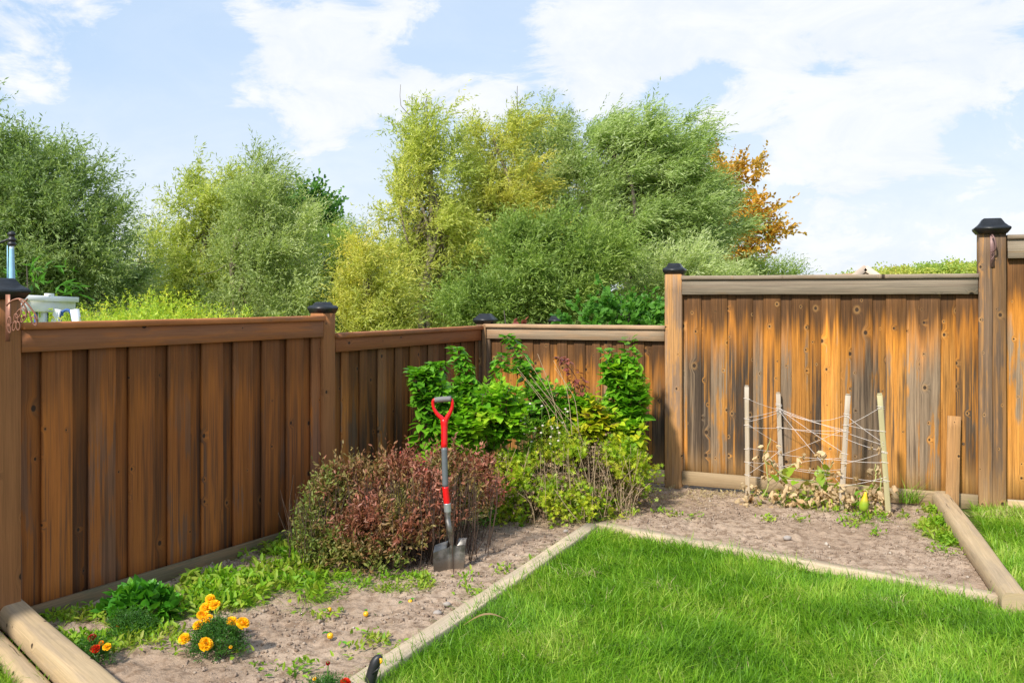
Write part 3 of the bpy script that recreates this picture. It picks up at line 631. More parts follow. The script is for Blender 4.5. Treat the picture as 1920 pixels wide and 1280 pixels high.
# ---------- hangers ----------
o=empty('plant_hanger',D(14,640,4.6),'copper brown hanging bracket with curled vine and leaf outlines screwed to the near left post','plant hanger')
f0=P0+nL*.006; Yh=4.5
hp=lambda x,y,dy=0:D(x,y,Yh+dy)
b=MB(); timber(b,D(15,640,4.565),D(15,552,4.565),(1,-.3,0),.026,.006,.001,2); b.build('back_plate',M['copper'],o)
b=MB()
for pts in ([(12,573),(22,564),(36,560),(48,566),(58,578),(68,592),(70,602),(66,608),(60,604),(57,594),(54,583)],[(36,561),(44,570),(50,582),(48,592),(38,598),(30,604),(22,606),(17,612)],[(40,575),(46,566),(52,560)],[(48,592),(44,600),(38,604)]):
    tube(b,smooth_path([hp(x,y) for x,y in pts],26),.0042,7)
for (x,y,r1,r2,a) in ((35,588,4,9,.5),(30,597,3.5,9,0),(17,603,3.5,9,.1),(27,611,3,9,.2),(34,611,3.5,8,0),(17,616,3,8,-.2),(44,585,4,9,-.5),(44,597,3,8,.6),(64,602,4,9,-.4)):
    t=np.linspace(0,2*PI,15); X=r1*np.sin(t); Y_=r2*np.cos(t); tube(b,[hp(x+X[i]*math.cos(a)-Y_[i]*math.sin(a),y+X[i]*math.sin(a)+Y_[i]*math.cos(a),-.01) for i in range(15)],.0032,6,False)
b.build('vine_arm',M['copper'],o,True)
sp=PW+uR*(sR+.01)+nR*.008
yp=sp[1]; o=empty('plant_hanger',D(1862,502,yp-.02),'slim dull purple brown bracket with a folded arm on the tall right post','plant hanger')
b=MB(); timber(b,D(1861,501,yp-.003),D(1860,436,yp-.003),v3(uR,0),.03,.006,.001,2); b.build('back_plate',M['purple'],o)
b=MB(); tube(b,smooth_path([D(1860,440,yp-.03),D(1864,446,yp-.05),D(1867,458,yp-.06),D(1866,468,yp-.05),D(1861,472,yp-.02)],14),.006,8); tube(b,smooth_path([D(1858,470,yp-.03),D(1864,478,yp-.03),D(1858,488,yp-.03)],8),.003,6); b.build('folded_arm',M['purple'],o,True)

# ---------- beyond the left fence ----------
yb=5.6; o=empty('garden_pole',D(22,560,yb),'slim pole wrapped in pale blue cloth with black ringed top above the left post cap','garden pole')
b=MB(); tube(b,smooth_path([D(23,640,yb),D(22.5,530,yb),D(22,490,yb),D(22,462,yb)],16),np.linspace(.020,.0125,16),10); 
b.build('cloth_wrap',M['paleblue'],o,True)
b=MB(); lathe(b,[(.0125,0),(.0125,.04)],D(22,472,yb),seg=14); b.build('white_band',M['white'],o,True)
b=MB(); pr2=[(.017,0),(.024,.006),(.024,.016),(.018,.02),(.018,.026),(.024,.032),(.024,.04),(.017,.046),(.015,.058),(.022,.064),(.021,.074),(.012,.082),(.001,.086)]; lathe(b,pr2,D(22,461,yb),seg=16); tube(b,[D(20,447,yb),D(8,452,yb),D(-20,462,yb)],.007,8); b.build('finial',M['black'],o,True)
b=MB(); tube(b,[D(14,460,yb),D(14,540,yb)],.003,6); b.build('cord',M['paleblue'],o,True)
b=MB(); 
ysw=9.0; o=empty('swing_frame',D(100,700,ysw),'white beam on splayed white legs with blue edges, rising just above the left fence','frame')
b=MB(); timber(b,D(30,570,ysw-.3),D(132,574,ysw+.35),up,.13,.12,.006); timber(b,D(35,558,ysw-.3),D(136,562,ysw+.35),up,.05,.15,.004); timber(b,D(88,553,ysw),D(97,553,ysw),up,.03,.1,.004); b.build('top_beam',M['white'],o)
for (x0,y0,x1,y1) in ((110,580,86,640),(80,582,78,640),(140,580,158,640)):
    b=MB(); timber(b,D(x0,y0,ysw),D(x1,y1+40,ysw),(1,0,0),.06,.07,.004); lg=b.build('leg',M['white'],o)
    b=MB(); timber(b,D(x0-5 if x0>130 else x0+6,y0+2,ysw+.05),D(x1-5 if x0>130 else x1+7,y1+40,ysw+.05),(1,0,0),.03,.04,.003); b.build('blue_edge',M['blue'],lg)
b=MB(); tube(b,smooth_path([D(109,600,ysw),D(118,584,ysw),D(130,582,ysw),D(137,598,ysw)],10),.012,8); tube(b,[D(70,578,ysw),D(70,640,ysw)],.03,8); b.build('brace',M['blue'],o,True)

# house gable far right
yg=40; o=empty('house',D(1620,560,yg),'peak of a pale wooden gable roof showing above the tall right fence','house')
A_=D(1620,497,yg); e1_=D(1585,524,yg); e2_=D(1660,524,yg); 
drp=(e1_-A_); drq=(e2_-A_); bk=np.array([2.57,7,0]); rb=MB()
for q_ in (drp,drq):
    far=A_+q_*4; t=np.array([0,0,-.12]); V=[A_,far,far+bk,A_+bk,A_+t,far+t,far+bk+t,A_+bk+t]
    rb.add(V,[[(0,1,2,3),(7,6,5,4),(0,4,5,1),(1,5,6,2),(2,6,7,3),(3,7,4,0)]])
rb.build('roof',plain('pale_shingles',(.45,.33,.25),.8,0,.3,6),o)
b=MB()
for q_ in (drp,drq): timber(b,A_+np.array([0,-.15,-.12]),A_+q_*4+np.array([0,-.15,-.12]),up,.26,.05,.005)
b.build('barge_board',plain('pale_trim',(.62,.48,.38),.6,0,.1,4),o)
b=MB(); w0=A_+np.array([0,.3,-.3]); V=[w0,w0+drp*3.6,np.array([*(w0+drp*3.6)[:2],-.1]),np.array([*(w0+drq*3.6)[:2],-.1]),w0+drq*3.6]; V=V+[v_+np.array([0,6,0]) for v_ in V]
b.add(V,[[(0,1,2,3,4),(9,8,7,6,5)],[(1,0,5,6),(0,4,9,5),(2,1,6,7),(4,3,8,9),(3,2,7,8)]]); b.build('wall',plain('tan_siding',(.38,.24,.14),.8,0,.2,6),o)
b=MB(); timber(b,A_+np.array([0,-.2,-1.6]),A_+np.array([0,-.05,-.15]),(1,0,0),.12,.1,.01); b.build('king_post',M['rail_tan'],o)
# ---------- shrubs and bed plants ----------
def ang(v): return norm(v)
def shoots(mb,base,dirs,ln,nl,leaf,L,W,spread=.8,droop=0.0,tpl=LEAF,brd=None,start=.15,rnd=None):
    """nl leaves along each shoot (vectorised)"""
    n=len(base); t=np.tile(np.linspace(start,1,nl),(n,1))
    ln=np.broadcast_to(ln,(n,))
    P=base[:,None]+dirs[:,None]*(t*ln[:,None])[:,:,None]; P[:,:,2]-=droop*(t**2)*ln[:,None]
    a=R.normal(size=(n,nl,3)); d=dirs[:,None]*(1-spread*.5)+a*spread*.6; d[:,:,2]-=droop*.5
    N=R.normal(size=(n,nl,3))*.6+np.array([0,-.1,.8]); m=n*nl
    sz=(1-.35*t).ravel()*(.75+.5*R.random(m))
    rr=None
    if rnd is not None: rr=np.clip(np.repeat(rnd,nl)+R.normal(size=m)*.12,0,1)
    inst(mb,*tpl,P.reshape(-1,3),norm(d.reshape(-1,3)),norm(N.reshape(-1,3)),L*sz,W*sz,rnd=rr)
def stems(mb,base,top,r=.002,seg=4,bow=.03):
    for a,c in zip(base,top):
        m=(a+c)/2+R.normal(size=3)*bow; tube(mb,smooth_path([a,m,c],5),np.linspace(r,r*.5,5),seg,False)
def mound(cx,cy,rx,ry,h,n,shell=.6):
    """points through a dome-shaped bush; returns points and outward directions"""
    a=R.random(n)*2*PI; z=R.random(n)**.8; rr=np.sqrt(np.clip(1-z**2.2,0.02,1)); q=(1-shell)*R.random(n)**.6+shell*(.82+.18*R.random(n))
    q=np.clip(q,0,1); x=np.cos(a)*rr*q; y=np.sin(a)*rr*q; lump=.72+.5*fbm(x*3.5+5+cx*9,y*3.5+z*5+cy*7,61,3)
    P=np.c_[cx+x*rx*lump,cy+y*ry*lump,z*h*q**.3*lump]; d=norm(np.c_[x,y,z*.9+.25]); return P,d
# red-brown bush (two lobes: olive on its left, red on the right)
bc=G(735,1062); rb=empty('bush',(-.66,6.12,0),'dense knee-high bush with red-brown pointed leaves behind the shovel','bush')
base=np.c_[-.68+R.normal(size=420)*.24,6.05+R.normal(size=420)*.17,np.zeros(420)-.02]; k=(base[:,0]<-.12); base=base[k]
top=base+np.c_[(base[:,0]+.7)*.08,(base[:,1]-6.1)*.15,.38+R.random(len(base))*.16]; mb=MB(); stems(mb,base,top,.0028); mb.build('stem',M['stem_dark'],rb)['kind']='stuff'
mb=MB()
for cx,cy,rx,ry,h,n in ((-.72,6.2,.42,.36,.55,1400),(-.44,6.42,.34,.28,.55,800),(-1.02,6.12,.30,.3,.50,750),(-.80,5.80,.40,.27,.34,900),(-.58,6.0,.28,.22,.43,520),(-.22,6.6,.2,.2,.5,260)):
    P,d=mound(cx,cy,rx,ry,h,n); k=(P[:,2]>.08*(1+np.clip(P[:,0]+.8,0,1)*1.5))&(R.random(len(P))<.82); P=P[k]; d=norm(d[k]+np.array([0,0,.6])+R.normal(size=(k.sum(),3))*.45)
    rn=np.clip(.30+(P[:,0]+.8)*.55+(fbm(P[:,0]*6,P[:,2]*6+P[:,1]*3,77,2)-.4)*1.1+R.normal(size=len(P))*.2,0,1)
    shoots(mb,P,d,.06+R.random(len(P))**2*.15,7,None,.046,.017,.9,0,rnd=rn)
mb.build('foliage',M['bush_red'],rb)
# olive shrub to its left
ob_=empty('bush',(-1.22,5.75,0),'olive and purple tinged leafy bush against the left fence, left of the red-brown bush','bush')
mb=MB()
for cx,cy,rx,ry,h,n in ((-1.15,6.0,.17,.22,.47,440),(-1.2,5.86,.10,.13,.34,160),(-1.02,5.74,.2,.16,.20,220),(-.82,5.64,.22,.10,.10,110)):
    P,d=mound(cx,cy,rx,ry,h,n,.5); d=norm(d+np.array([0,0,.5])+R.normal(size=(n,3))*.35); shoots(mb,P,d,.07+R.random(n)*.08,7,None,.042,.016,.9,0)
mb.build('foliage',M['bush_green'],ob_)
base=np.c_[-1.2+R.normal(size=90)*.08,5.9+R.normal(size=90)*.12,np.zeros(90)-.02]; mb=MB(); stems(mb,base,base+np.c_[R.normal(size=(90,2))*.05,.3+R.random(90)*.15],.0025); mb.build('stem',M['stem_dark'],ob_)['kind']='stuff'
# yellow-green perennial clump with dead heads
FERN=([(0,0,0),(-.08,.3,0),(-.5,.42,.05),(-.12,.5,0),(-.38,.78,.04),(-.05,.7,0),(0,1,-.05),(.05,.7,0),(.38,.78,.04),(.12,.5,0),(.5,.42,.05),(.08,.3,0)],[[(0,1,3,9)],[(1,2,3),(3,4,5),(5,6,7),(7,8,9),(9,10,11),(0,9,11)],[(3,5,7,9)]])
pc=empty('perennial_clump',(.38,7.25,0),'tangled clump of yellow-green foliage and dead brown stems in front of the leafy canes','plant')
for nm,mt,cnt,tp,L,W,z0 in (('foliage','per',1.35,FERN,.062,.055,.0),('dead_foliage','dead',.62,LEAF,.028,.014,.0)):
    mb=MB()
    for cx,cy,rx,ry,h,n in ((.42,7.3,.55,.42,.55,1000),(-.02,7.1,.28,.3,.42,380),(.82,7.35,.26,.3,.50,380),(.3,7.0,.4,.24,.30,330)):
        n=int(n*cnt*(1.7 if nm=='dead_foliage' else 1)); P,d=mound(cx,cy,rx,ry,h,n,.55); c_=fbm(P[:,0]*7,P[:,2]*7,71,2); k=(c_>.33) if nm=='foliage' else (c_<.47)
        P=P[k]; d=norm(d[k]+np.array([0,0,.3])+R.normal(size=(k.sum(),3))*.4); shoots(mb,P,d,.08+R.random(len(P))*.07,5,None,L,W,1.0,.35,tpl=tp)
    mb.build(nm,M[mt],pc)
base=np.c_[.38+np.clip(R.normal(size=260)*.30,-.5,.5),7.2+R.normal(size=260)*.17,np.zeros(260)]; top=base+np.c_[R.normal(size=(260,2))*.09,.2+R.random(260)*.33]; mb=MB(); stems(mb,base,top,.0024); mb.build('stem',M['drystem'],pc)['kind']='stuff'
# dark green marigold-like plant between the bushes
o=empty('leafy_plant',G(880,985),'small dark green feathery plant squeezed between the red-brown bush and the yellow-green clump','plant')
mb=MB(); P,d=mound(-.25,6.72,.13,.13,.33,330,.4); shoots(mb,P,norm(d+np.array([0,0,.6])),.07,7,None,.035,.007,1.,0,tpl=RH); mb.build('foliage',M['leafy'],o)

# tall leafy canes
def cane(label,canes,mat,Ls=.105,mass=None,group='tall leafy canes along the fences',cat='shrub'):
    """canes: list of (list of (px,py,Y)) from the foot up"""
    b0=D(*canes[0][0]); o=empty('leafy_cane',(b0[0],b0[1],0),label,cat,group); sm=MB(); lm=MB()
    for pts in canes:
        W_=[D(*p) for p in pts]; W_=[np.array([W_[0][0],W_[0][1],0.])]+W_ if W_[0][2]>.05 else W_
        n=36; pp=smooth_path(W_,n); tube(sm,pp,np.linspace(.006,.002,n),6); 
        ln=np.linalg.norm(np.diff(pp,axis=0),axis=1).sum(); m=int(ln/.0105); u=np.linspace(.25,1,m)**.85; idx=(u*(n-1)).astype(int).clip(0,n-2)
        c=pp[idx]+(pp[idx+1]-pp[idx])*R.random((m,1)); a=np.arange(m)*2.4+R.normal(size=m)*.5
        out=np.c_[np.cos(a),np.sin(a),np.zeros(m)]; out[:,1]-=.25; out=norm(out); pet=.025+.045*R.random(m)*(1.15-u)
        sz=Ls*(1.12-.62*u**2)*(.7+.5*R.random(m)); dr=norm(out+np.c_[np.zeros(m),np.zeros(m),-.35+.5*R.normal(size=m)*.5+.7*(u>.93)])
        N=norm(np.c_[R.normal(size=(m,2))*.28,np.ones(m)]+out*.35)
        q=c+out*pet[:,None]+np.array([0,0,.01])
        inst(lm,*HEART,q,dr,N,sz,sz*.82,rnd=np.clip(R.random(m)*.7+(1-u)*.25,0,1))
    if mass is not None:
        for (x,y,Y,rx,ry,rz,m) in mass:
            c=D(x,y,Y); ext=np.array([rx,ry,rz]); ns=max(5,int(m*1.9/13))
            for j in range(ns):
                v=unit(R.normal(size=3)+np.array([0,-.35,.45])); e=c+v*ext*(.75+.45*R.random()); st_=c+np.array([R.normal()*rx*.3,R.normal()*ry*.3,-rz*.75]); st_[2]=max(st_[2],.03)
                md=(st_+e)/2+np.array([0,0,.25*rz])+R.normal(size=3)*.02; e=e-np.array([0,0,.03]); n=14; pp=smooth_path([st_,md,e],n); tube(sm,pp,np.linspace(.0035,.0013,n),5)
                k=13; u=np.linspace(.12,1,k); q=np.stack([np.interp(u*(n-1),np.arange(n),pp[:,i_]) for i_ in range(3)],1); tg=unit(e-st_)
                sd_=unit(np.cross(tg,[0,0,1])+1e-3); sg=np.where(np.arange(k)%2,1,-1)[:,None]; out=norm(sd_[None]*sg*.9+tg[None]*.55+R.normal(size=(k,3))*.28+np.array([0,-.1,-.1])); out[-1]=tg
                N=norm(np.c_[R.normal(size=(k,2))*.25,np.ones(k)]+out*.3+np.array([0,-.18,0])); sz=Ls*(1.05-.5*u**2)*(.6+.5*R.random(k))*.92
                inst(lm,*HEART,q+out*.02,out,N,sz,sz*.84,rnd=np.clip(R.random(k)*.6+.25*R.random()+.25*max(v[2],0),0,1))
            if rz>.13:
                e=c+np.array([0,0,-rz*.6]); tube(sm,smooth_path([np.array([c[0],c[1],0]),e],5),.005,5)
    sm.build('stem',M['stem_red'],o,True); lm.build('foliage',M[mat],o)
cane('leafy green canes with bronze tips at the left end of the cane row',[[(800,900,7.15),(815,780,7.1),(812,720,7.1),(835,678,7.1)],[(790,880,7.1),(795,760,7.05),(775,700,7.0)],[(812,900,7.1),(830,790,7.1),(800,700,7.1),(822,684,7.1)]],'cane_dark',.093,[(805,735,7.1,.16,.1,.15,170),(790,705,7.1,.1,.1,.06,60)])
cane('arching green cane reaching up beside the corner post on its left',[[(880,900,7.5),(890,760,7.5),(870,690,7.5),(850,652,7.5)],[(905,900,7.5),(905,780,7.5),(880,720,7.5),(862,665,7.5)],[(900,900,7.4),(920,780,7.4),(935,700,7.4),(945,665,7.4)]],'cane_dark',.093,[(870,745,7.45,.22,.14,.15,230)])
cane('wide mass of large bright green heart-shaped leaves right behind the shovel handle',[[(880,920,7.2),(900,800,7.2),(905,740,7.2)],[(850,900,7.1),(830,830,7.05),(815,790,7.0)],[(950,920,7.3),(960,800,7.3),(965,730,7.3)]],'cane',.115,[(870,800,7.1,.24,.2,.17,330),(945,775,7.25,.24,.18,.24,360),(850,770,7.2,.16,.15,.12,130)])
cane('thin cane arching in front of the tan top rail just right of the corner post',[[(1010,900,7.8),(1005,760,7.8),(985,690,7.8),(965,650,7.8),(948,630,7.8)],[(1030,900,7.8),(1025,780,7.8),(990,700,7.8)]],'cane_dark',.088,[(1010,760,7.6,.30,.15,.20,400),(985,690,7.75,.1,.1,.08,40)])
cane('cane with dark reddish purple top leaves in the middle of the cane row',[[(1110,900,7.6),(1100,800,7.6),(1085,720,7.6),(1060,680,7.6),(1048,672,7.6)],[(1100,900,7.6),(1095,790,7.6),(1072,712,7.6)]],'cane_red',.055)
cane('leafy cane clump with yellow and orange lower leaves beneath the reddish top',[[(1060,900,7.55),(1075,820,7.5),(1065,770,7.5)],[(1120,900,7.55),(1115,800,7.5),(1110,740,7.5)]],'cane_yellow',.105,[(1040,820,7.4,.24,.15,.12,130),(1110,790,7.5,.2,.14,.15,130)])
cane('mid green cane clump behind the dry stalks in the middle of the cane row',[[(1060,900,7.7),(1060,800,7.7),(1055,745,7.7)]],'cane',.10,[(1090,775,7.6,.26,.14,.17,330),(1065,780,7.65,.34,.14,.15,420)])
cane('tall green leafy column of canes at the right end, beside the sunlit square post',[[(1165,920,7.75),(1170,800,7.75),(1178,720,7.75),(1180,632,7.75)],[(1160,920,7.7),(1160,800,7.7),(1155,720,7.7),(1150,665,7.7)],[(1180,920,7.7),(1190,830,7.7),(1195,730,7.7),(1185,665,7.7)],[(1150,900,7.7),(1150,780,7.7),(1165,700,7.7),(1130,655,7.7)]],'cane',.108,[(1183,745,7.7,.12,.12,.27,210),(1150,700,7.7,.10,.1,.14,70),(1170,810,7.6,.16,.1,.13,70)])
cane('pair of pale lime leaved shoots low at the right end of the cane row',[[(1160,930,7.5),(1175,870,7.5),(1190,835,7.45),(1200,800,7.4)],[(1155,930,7.5),(1165,850,7.5),(1160,800,7.45)]],'cane_yellow',.11)
# dry stalks
o=empty('dry_stalks',G(1090,930),'bundle of pale dry straw stalks leaning left in front of the dark boards','stalks'); mb=MB()
for (x0,y0,x1,y1) in ((1075,830,970,690),(1060,800,985,668),(1045,790,1008,663),(1065,810,992,700),(1080,760,1040,690),(1067,755,1038,676),(1090,820,1000,715),(1030,780,975,700),(1165,900,1185,830),(1045,870,1010,800)):
    tube(mb,smooth_path([D(x0+8,y0+90,7.3),D(x0,y0,7.3),D((x0+x1)/2+5,(y0+y1)/2,7.3),D(x1,y1,7.35)],14),np.linspace(.003,.0013,14),5)
mb.build('stalk',M['drystem'],o)['kind']='stuff'
# spent daisies
o=empty('daisy',G(1010,930),'thin green stems with small spent daisy heads between canes and yellow-green clump','flower'); mb=MB(); hd=MB(); lf=MB()
for i in range(26):
    x=975+R.random()*90; y=755+R.random()*80; c=D(x,y,7.15); tube(mb,smooth_path([D(x+R.normal()*12,930,7.2),D(x+R.normal()*6,(y+930)/2,7.2),c],8),.0016,4)
    lathe(hd,[(.001,0),(.008,.003),(.010,.007),(.006,.011),(.001,.012)],c,(R.normal()*.3,-.5,1),9)
P=np.array([D(980+R.random()*80,780+R.random()*60,7.15) for i in range(300)]); inst(lf,*RH,P,rdir(300,.5),rdir(300,.4),.04,.006)
mb.build('stem',M['stem_green'],o)['kind']='stuff'; hd.build('flower_head',plain('pale_daisy_heads',(.6,.52,.45),.8,0,.35,90),o)['kind']='stuff'; lf.build('foliage',M['weed'],o)

# leafy green plant on the left
c=G(258,1165); o=empty('leafy_plant',c,'rounded clump of glossy bright green leaves by the kickboard of the left fence','plant')
mb=MB(); P,d=mound(c[0],c[1]+.05,.21,.17,.17,420,.5); inst(mb,*HEART,P,norm(d+R.normal(size=(420,3))*.4),norm(d*.4+np.c_[R.normal(size=(420,2))*.4,np.ones(420)]),.042+R.random(420)*.022,.034+R.random(420)*.018); mb.build('foliage',M['leafy'],o)
# marigolds
def flower(mb,c,r,ax):
    """pompom: rings of ruffled petals on a dome"""
    ax=unit(ax); a=unit(np.cross(ax,[.3,.9,.1])); b=np.cross(ax,a); P=[];Y=[];N=[];L=[]
    for ring,(el,cnt,rr) in enumerate(((5,15,1.0),(22,15,.95),(40,13,.85),(58,10,.7),(76,6,.5))):
        for j in range(cnt):
            t=2*PI*(j+ring*.37)/cnt+R.normal()*.1; e=math.radians(el+R.normal()*6); o_=a*math.cos(t)+b*math.sin(t); dd=o_*math.cos(e)+ax*math.sin(e)
            P.append(c+dd*r*.30); Y.append(dd+R.normal(size=3)*.12); N.append(ax*math.cos(e)-o_*math.sin(e)); L.append(r*.72*rr*(.9+.2*R.random()))
    P=np.array(P); L=np.array(L); lathe(mb,[(.001,-r*.1),(r*.45,0),(r*.5,r*.2),(r*.3,r*.45),(.001,r*.52)],c,ax,10); inst(mb,*PETAL,P,norm(np.array(Y)),norm(np.array(N)),L,L*.95)
PETAL=([(0,0,0),(-.25,.4,.03),(-.5,.85,-.1),(-.2,1.0,.06),(.12,.92,-.08),(.45,.95,.05),(.3,.4,.03)],[[(0,1,6)],[(1,2,3,4),(1,4,5,6)]])
def marigold(label,c,rx,h,nl,fl,extra=True):
    o=empty('marigold',c,label,'marigold','marigold plants in the bed'); mb=MB()
    P,d=mound(c[0],c[1],rx,rx*.9,h,nl,.45); shoots(mb,P,norm(d+np.array([0,0,.35])+R.normal(size=(nl,3))*.3),.035+R.random(nl)*.03,9,None,.021,.0045,1.1,0,tpl=RH); mb.build('foliage',M['mari_leaf'],o)
    sm=MB()
    for (x,y,dy,r,mt) in fl:
        p=D(x,y,c[1]+dy); r=r*.80; b=MB(); ax=np.array([R.normal()*.2+(p[0]-c[0])*1.2,-.55,.9]); flower(b,p,r,ax); b.build('flower',M[mt],o)
        tube(sm,smooth_path([np.array([c[0]+R.normal()*.02,c[1]+.02,0]),(p+c)/2+np.array([0,.01,.01]),p-unit(ax)*r*.25],8),.0026,6)
        lathe(sm,[(.002,-.012),(r*.28,-.004),(r*.33,.006),(r*.2,.010)],p-unit(ax)*r*.05,ax,10)
    sm.build('stem',M['stem_green'],o,True)
z5=lambda x,y:(100+x/4.8,1080+y/4.8)
c=G(398,1238); c[1]+=.08
marigold('marigold plant with eight yellow-orange pompom flowers in the soil left of centre',c,.125,.135,650,
  [(*z5(1415,205),.10,.030,'petal_y'),(*z5(1452,258),.06,.032,'petal_y'),(*z5(1372,285),.07,.034,'petal_y'),(*z5(1345,350),.04,.034,'petal_y'),(*z5(1395,385),.02,.030,'petal_y'),(*z5(1303,440),.0,.030,'petal_y'),
   (*z5(1605,408),.02,.032,'petal_y'),(*z5(1705,422),.0,.038,'petal_y'),(*z5(1182,562),-.04,.034,'petal_y'),(*z5(1372,612),-.12,.040,'petal_y'),(*z5(1596,636),-.1,.010,'petal_y')])
c=G(188,1222); c[1]-=.14; c[0]+=.03
marigold('low marigold with dark red, scarlet and yellow flowers near the bottom left log',c,.075,.08,190,[(*z5(350,552),.02,.024,'petal_d'),(*z5(378,655),-.04,.027,'petal_r'),(*z5(432,600),.0,.015,'petal_o'),(*z5(483,636),-.03,.024,'petal_y')])
c=G(238,1195); c[1]+=.05
marigold('feathery dark green marigold with one small orange bud beside the glossy leafy clump',c,.12,.08,330,[(*z5(585,442),.02,.016,'petal_o')])
c=G(610,1318); 
marigold('marigold at the bottom edge with one bright red flower and a dark red bud',c,.09,.075,260,[(648,1279,.0,.026,'petal_r'),(615,1243,.02,.011,'petal_d'),(590,1272,-.02,.010,'petal_y')])
# plant tag
c=G(204,1187); b=MB(); timber(b,c+np.array([0,.05,-.01]),c+np.array([.035,.05,.035]),(.2,-1,0),.035,.002,.0005,1); tag(b.build('plant_tag',M['paper']),'tiny white plastic plant tag in the leaves above the red marigold flowers','plant tag')
# yellow fruits on the soil
for (x,y,r,lab) in ((619,1197,.016,'small yellow fruit between two dark leaves, nearest the bottom of the bed'),(686,1155,.014,'small yellow-orange fruit beside seedling leaves in the middle of the soil'),(769,1131,.012,'tiny greenish yellow fruit nearest the middle of the long edging timber'),(618,1146,.012,'tiny pale yellow fruit lying at the lower edge of the weeds')):
    c=G(x,y); o=empty('fallen_fruit',c,lab,'fruit','yellow fruits fallen on the soil'); b=MB(); lathe(b,[(.001,-r),(r*.6,-r*.8),(r,-r*.1),(r*.9,r*.4),(r*.5,r*.9),(.001,r*1.1)],c+np.array([0,0,r*.9]),(.5,-.2,.5),14); b.build('fruit',M['tomato'],o,True)
    for j_ in range(2):
        b=MB(); k=1; inst(b,*LEAF,np.tile(c+np.array([0,0,.012]),(k,1))+R.normal(size=(k,3))*np.array([.03,.02,.003]),rdir(k)*np.array([1,1,.15]),np.tile([0,-.3,1.],(k,1)),.045,.018); b.build('leaf',M['leafy'],o)
# stones
for (x,y,r,lab) in ((838,1135,.022,'pale gray stone, larger of two beside the long edging timber'),(820,1152,.026,'rough pinkish stone lying lowest near the long edging timber'),(1476,1011,.03,'flat bluish gray stone alone in the right bed'),(1061,997,.02,'whitish stone just left of the bed corner'),(988,1100,.012,'small white pebble on the soil left of the long edging timber')):
    c=G(x,y); b=MB(); n1=9; th,ph=np.meshgrid(np.linspace(0,2*PI,12,endpoint=False),np.linspace(.05,PI-.05,n1)); d=np.c_[(np.cos(th)*np.sin(ph)).ravel(),(np.sin(th)*np.sin(ph)).ravel(),np.cos(ph).ravel()]
    rr=r*(.75+.5*fbm(d[:,0]*1.8+x,d[:,1]*1.8+d[:,2]*2+y,81,2)); V=c+d*rr[:,None]*np.array([1,.8,.62])+np.array([0,0,r*.35]); i=[]
    for a in range(n1-1):
        for q_ in range(12): i.append((a*12+q_,a*12+(q_+1)%12,(a+1)*12+(q_+1)%12,(a+1)*12+q_))
    b.add(V,[i,[tuple(range(12))[::-1]],[tuple((n1-1)*12+np.arange(12))]]); tag(b.build('stone',M['stone']),lab,'stone','loose stones on the soil')
# clods, pebbles and straw litter
def bedpts(n,x0=-3,x1=4.2,y0=3.6,y1=8.8):
    P=scatter(x0,x1,y0,y1,n); k=~in_lawn(P[:,0],P[:,1]); k&=side(P.T,PW,PW+uR)<0; k&=side(P.T,P0,P1)<0; return P[k]
P=bedpts(60000); P=P[fbm(P[:,0]*2.5,P[:,1]*2.5,91,2)>.33]; n=len(P)
OC=np.array([(1,0,0),(-1,0,0),(0,1,0),(0,-1,0),(0,0,1),(0,0,-1),(.6,.6,.5),(-.6,.5,.6)],float); fo=[(0,6,4),(6,2,4),(0,2,6),(2,7,4),(7,1,4),(2,1,7),(1,3,4),(3,0,4),(2,0,5),(1,2,5),(3,1,5),(0,3,5)]
sz=.0025+.011*R.random(n)**5; jit=.7+.6*R.random((n,8,1)); m=R.random((n,1,3))*.7+.5; V=np.c_[P,soil_z(P[:,0],P[:,1])+sz*.3][:,None]+OC[None]*jit*m*sz[:,None,None]
ff=(np.arange(n)[:,None,None]*8+np.array(fo)[None]).reshape(-1,3); mb=MB(); mb.add(V.reshape(-1,3),[ff],None,np.repeat(np.c_[R.random(n),R.random(n),R.random(n)],8,0))
s=NT('soil_crumbs'); b_=s.attr('brd'); r_,_,_=s.sep(b_); M['crumb']=s.out(s.ramp(r_,[(0,(.2,.14,.10)),(.5,(.3,.22,.165)),(.97,(.38,.30,.23)),(1,(.5,.44,.37))]),.9,None,.2)
tag(mb.build('soil_crumbs',M['crumb']),'crumbs, clods and grit scattered over the bare soil','soil crumbs',kind='stuff')
P=bedpts(3600); P=P[(fbm(P[:,0]*3,P[:,1]*3,95,2)>.4)]; n=len(P); mb=MB(); blades(mb,np.c_[P,soil_z(P[:,0],P[:,1])+.004],.006,.0022,2.5+R.random(n)*5); 
q_=np.concatenate([G(1180+R.random()*260,925+R.random()*25)[None,:2] for i in range(500)]+[G(960+R.random()*240,960+R.random()*25)[None,:2] for i in range(350)]); k=side(q_.T,PW,PW+uR)<0; q_=q_[k]
blades(mb,np.c_[q_,np.full(len(q_),.005)],.02,.003,1.5+R.random(len(q_))*2)
tag(mb.build('straw_litter',M['grass_dry']),'bits of dry straw and stems strewn over the soil','litter',kind='stuff')

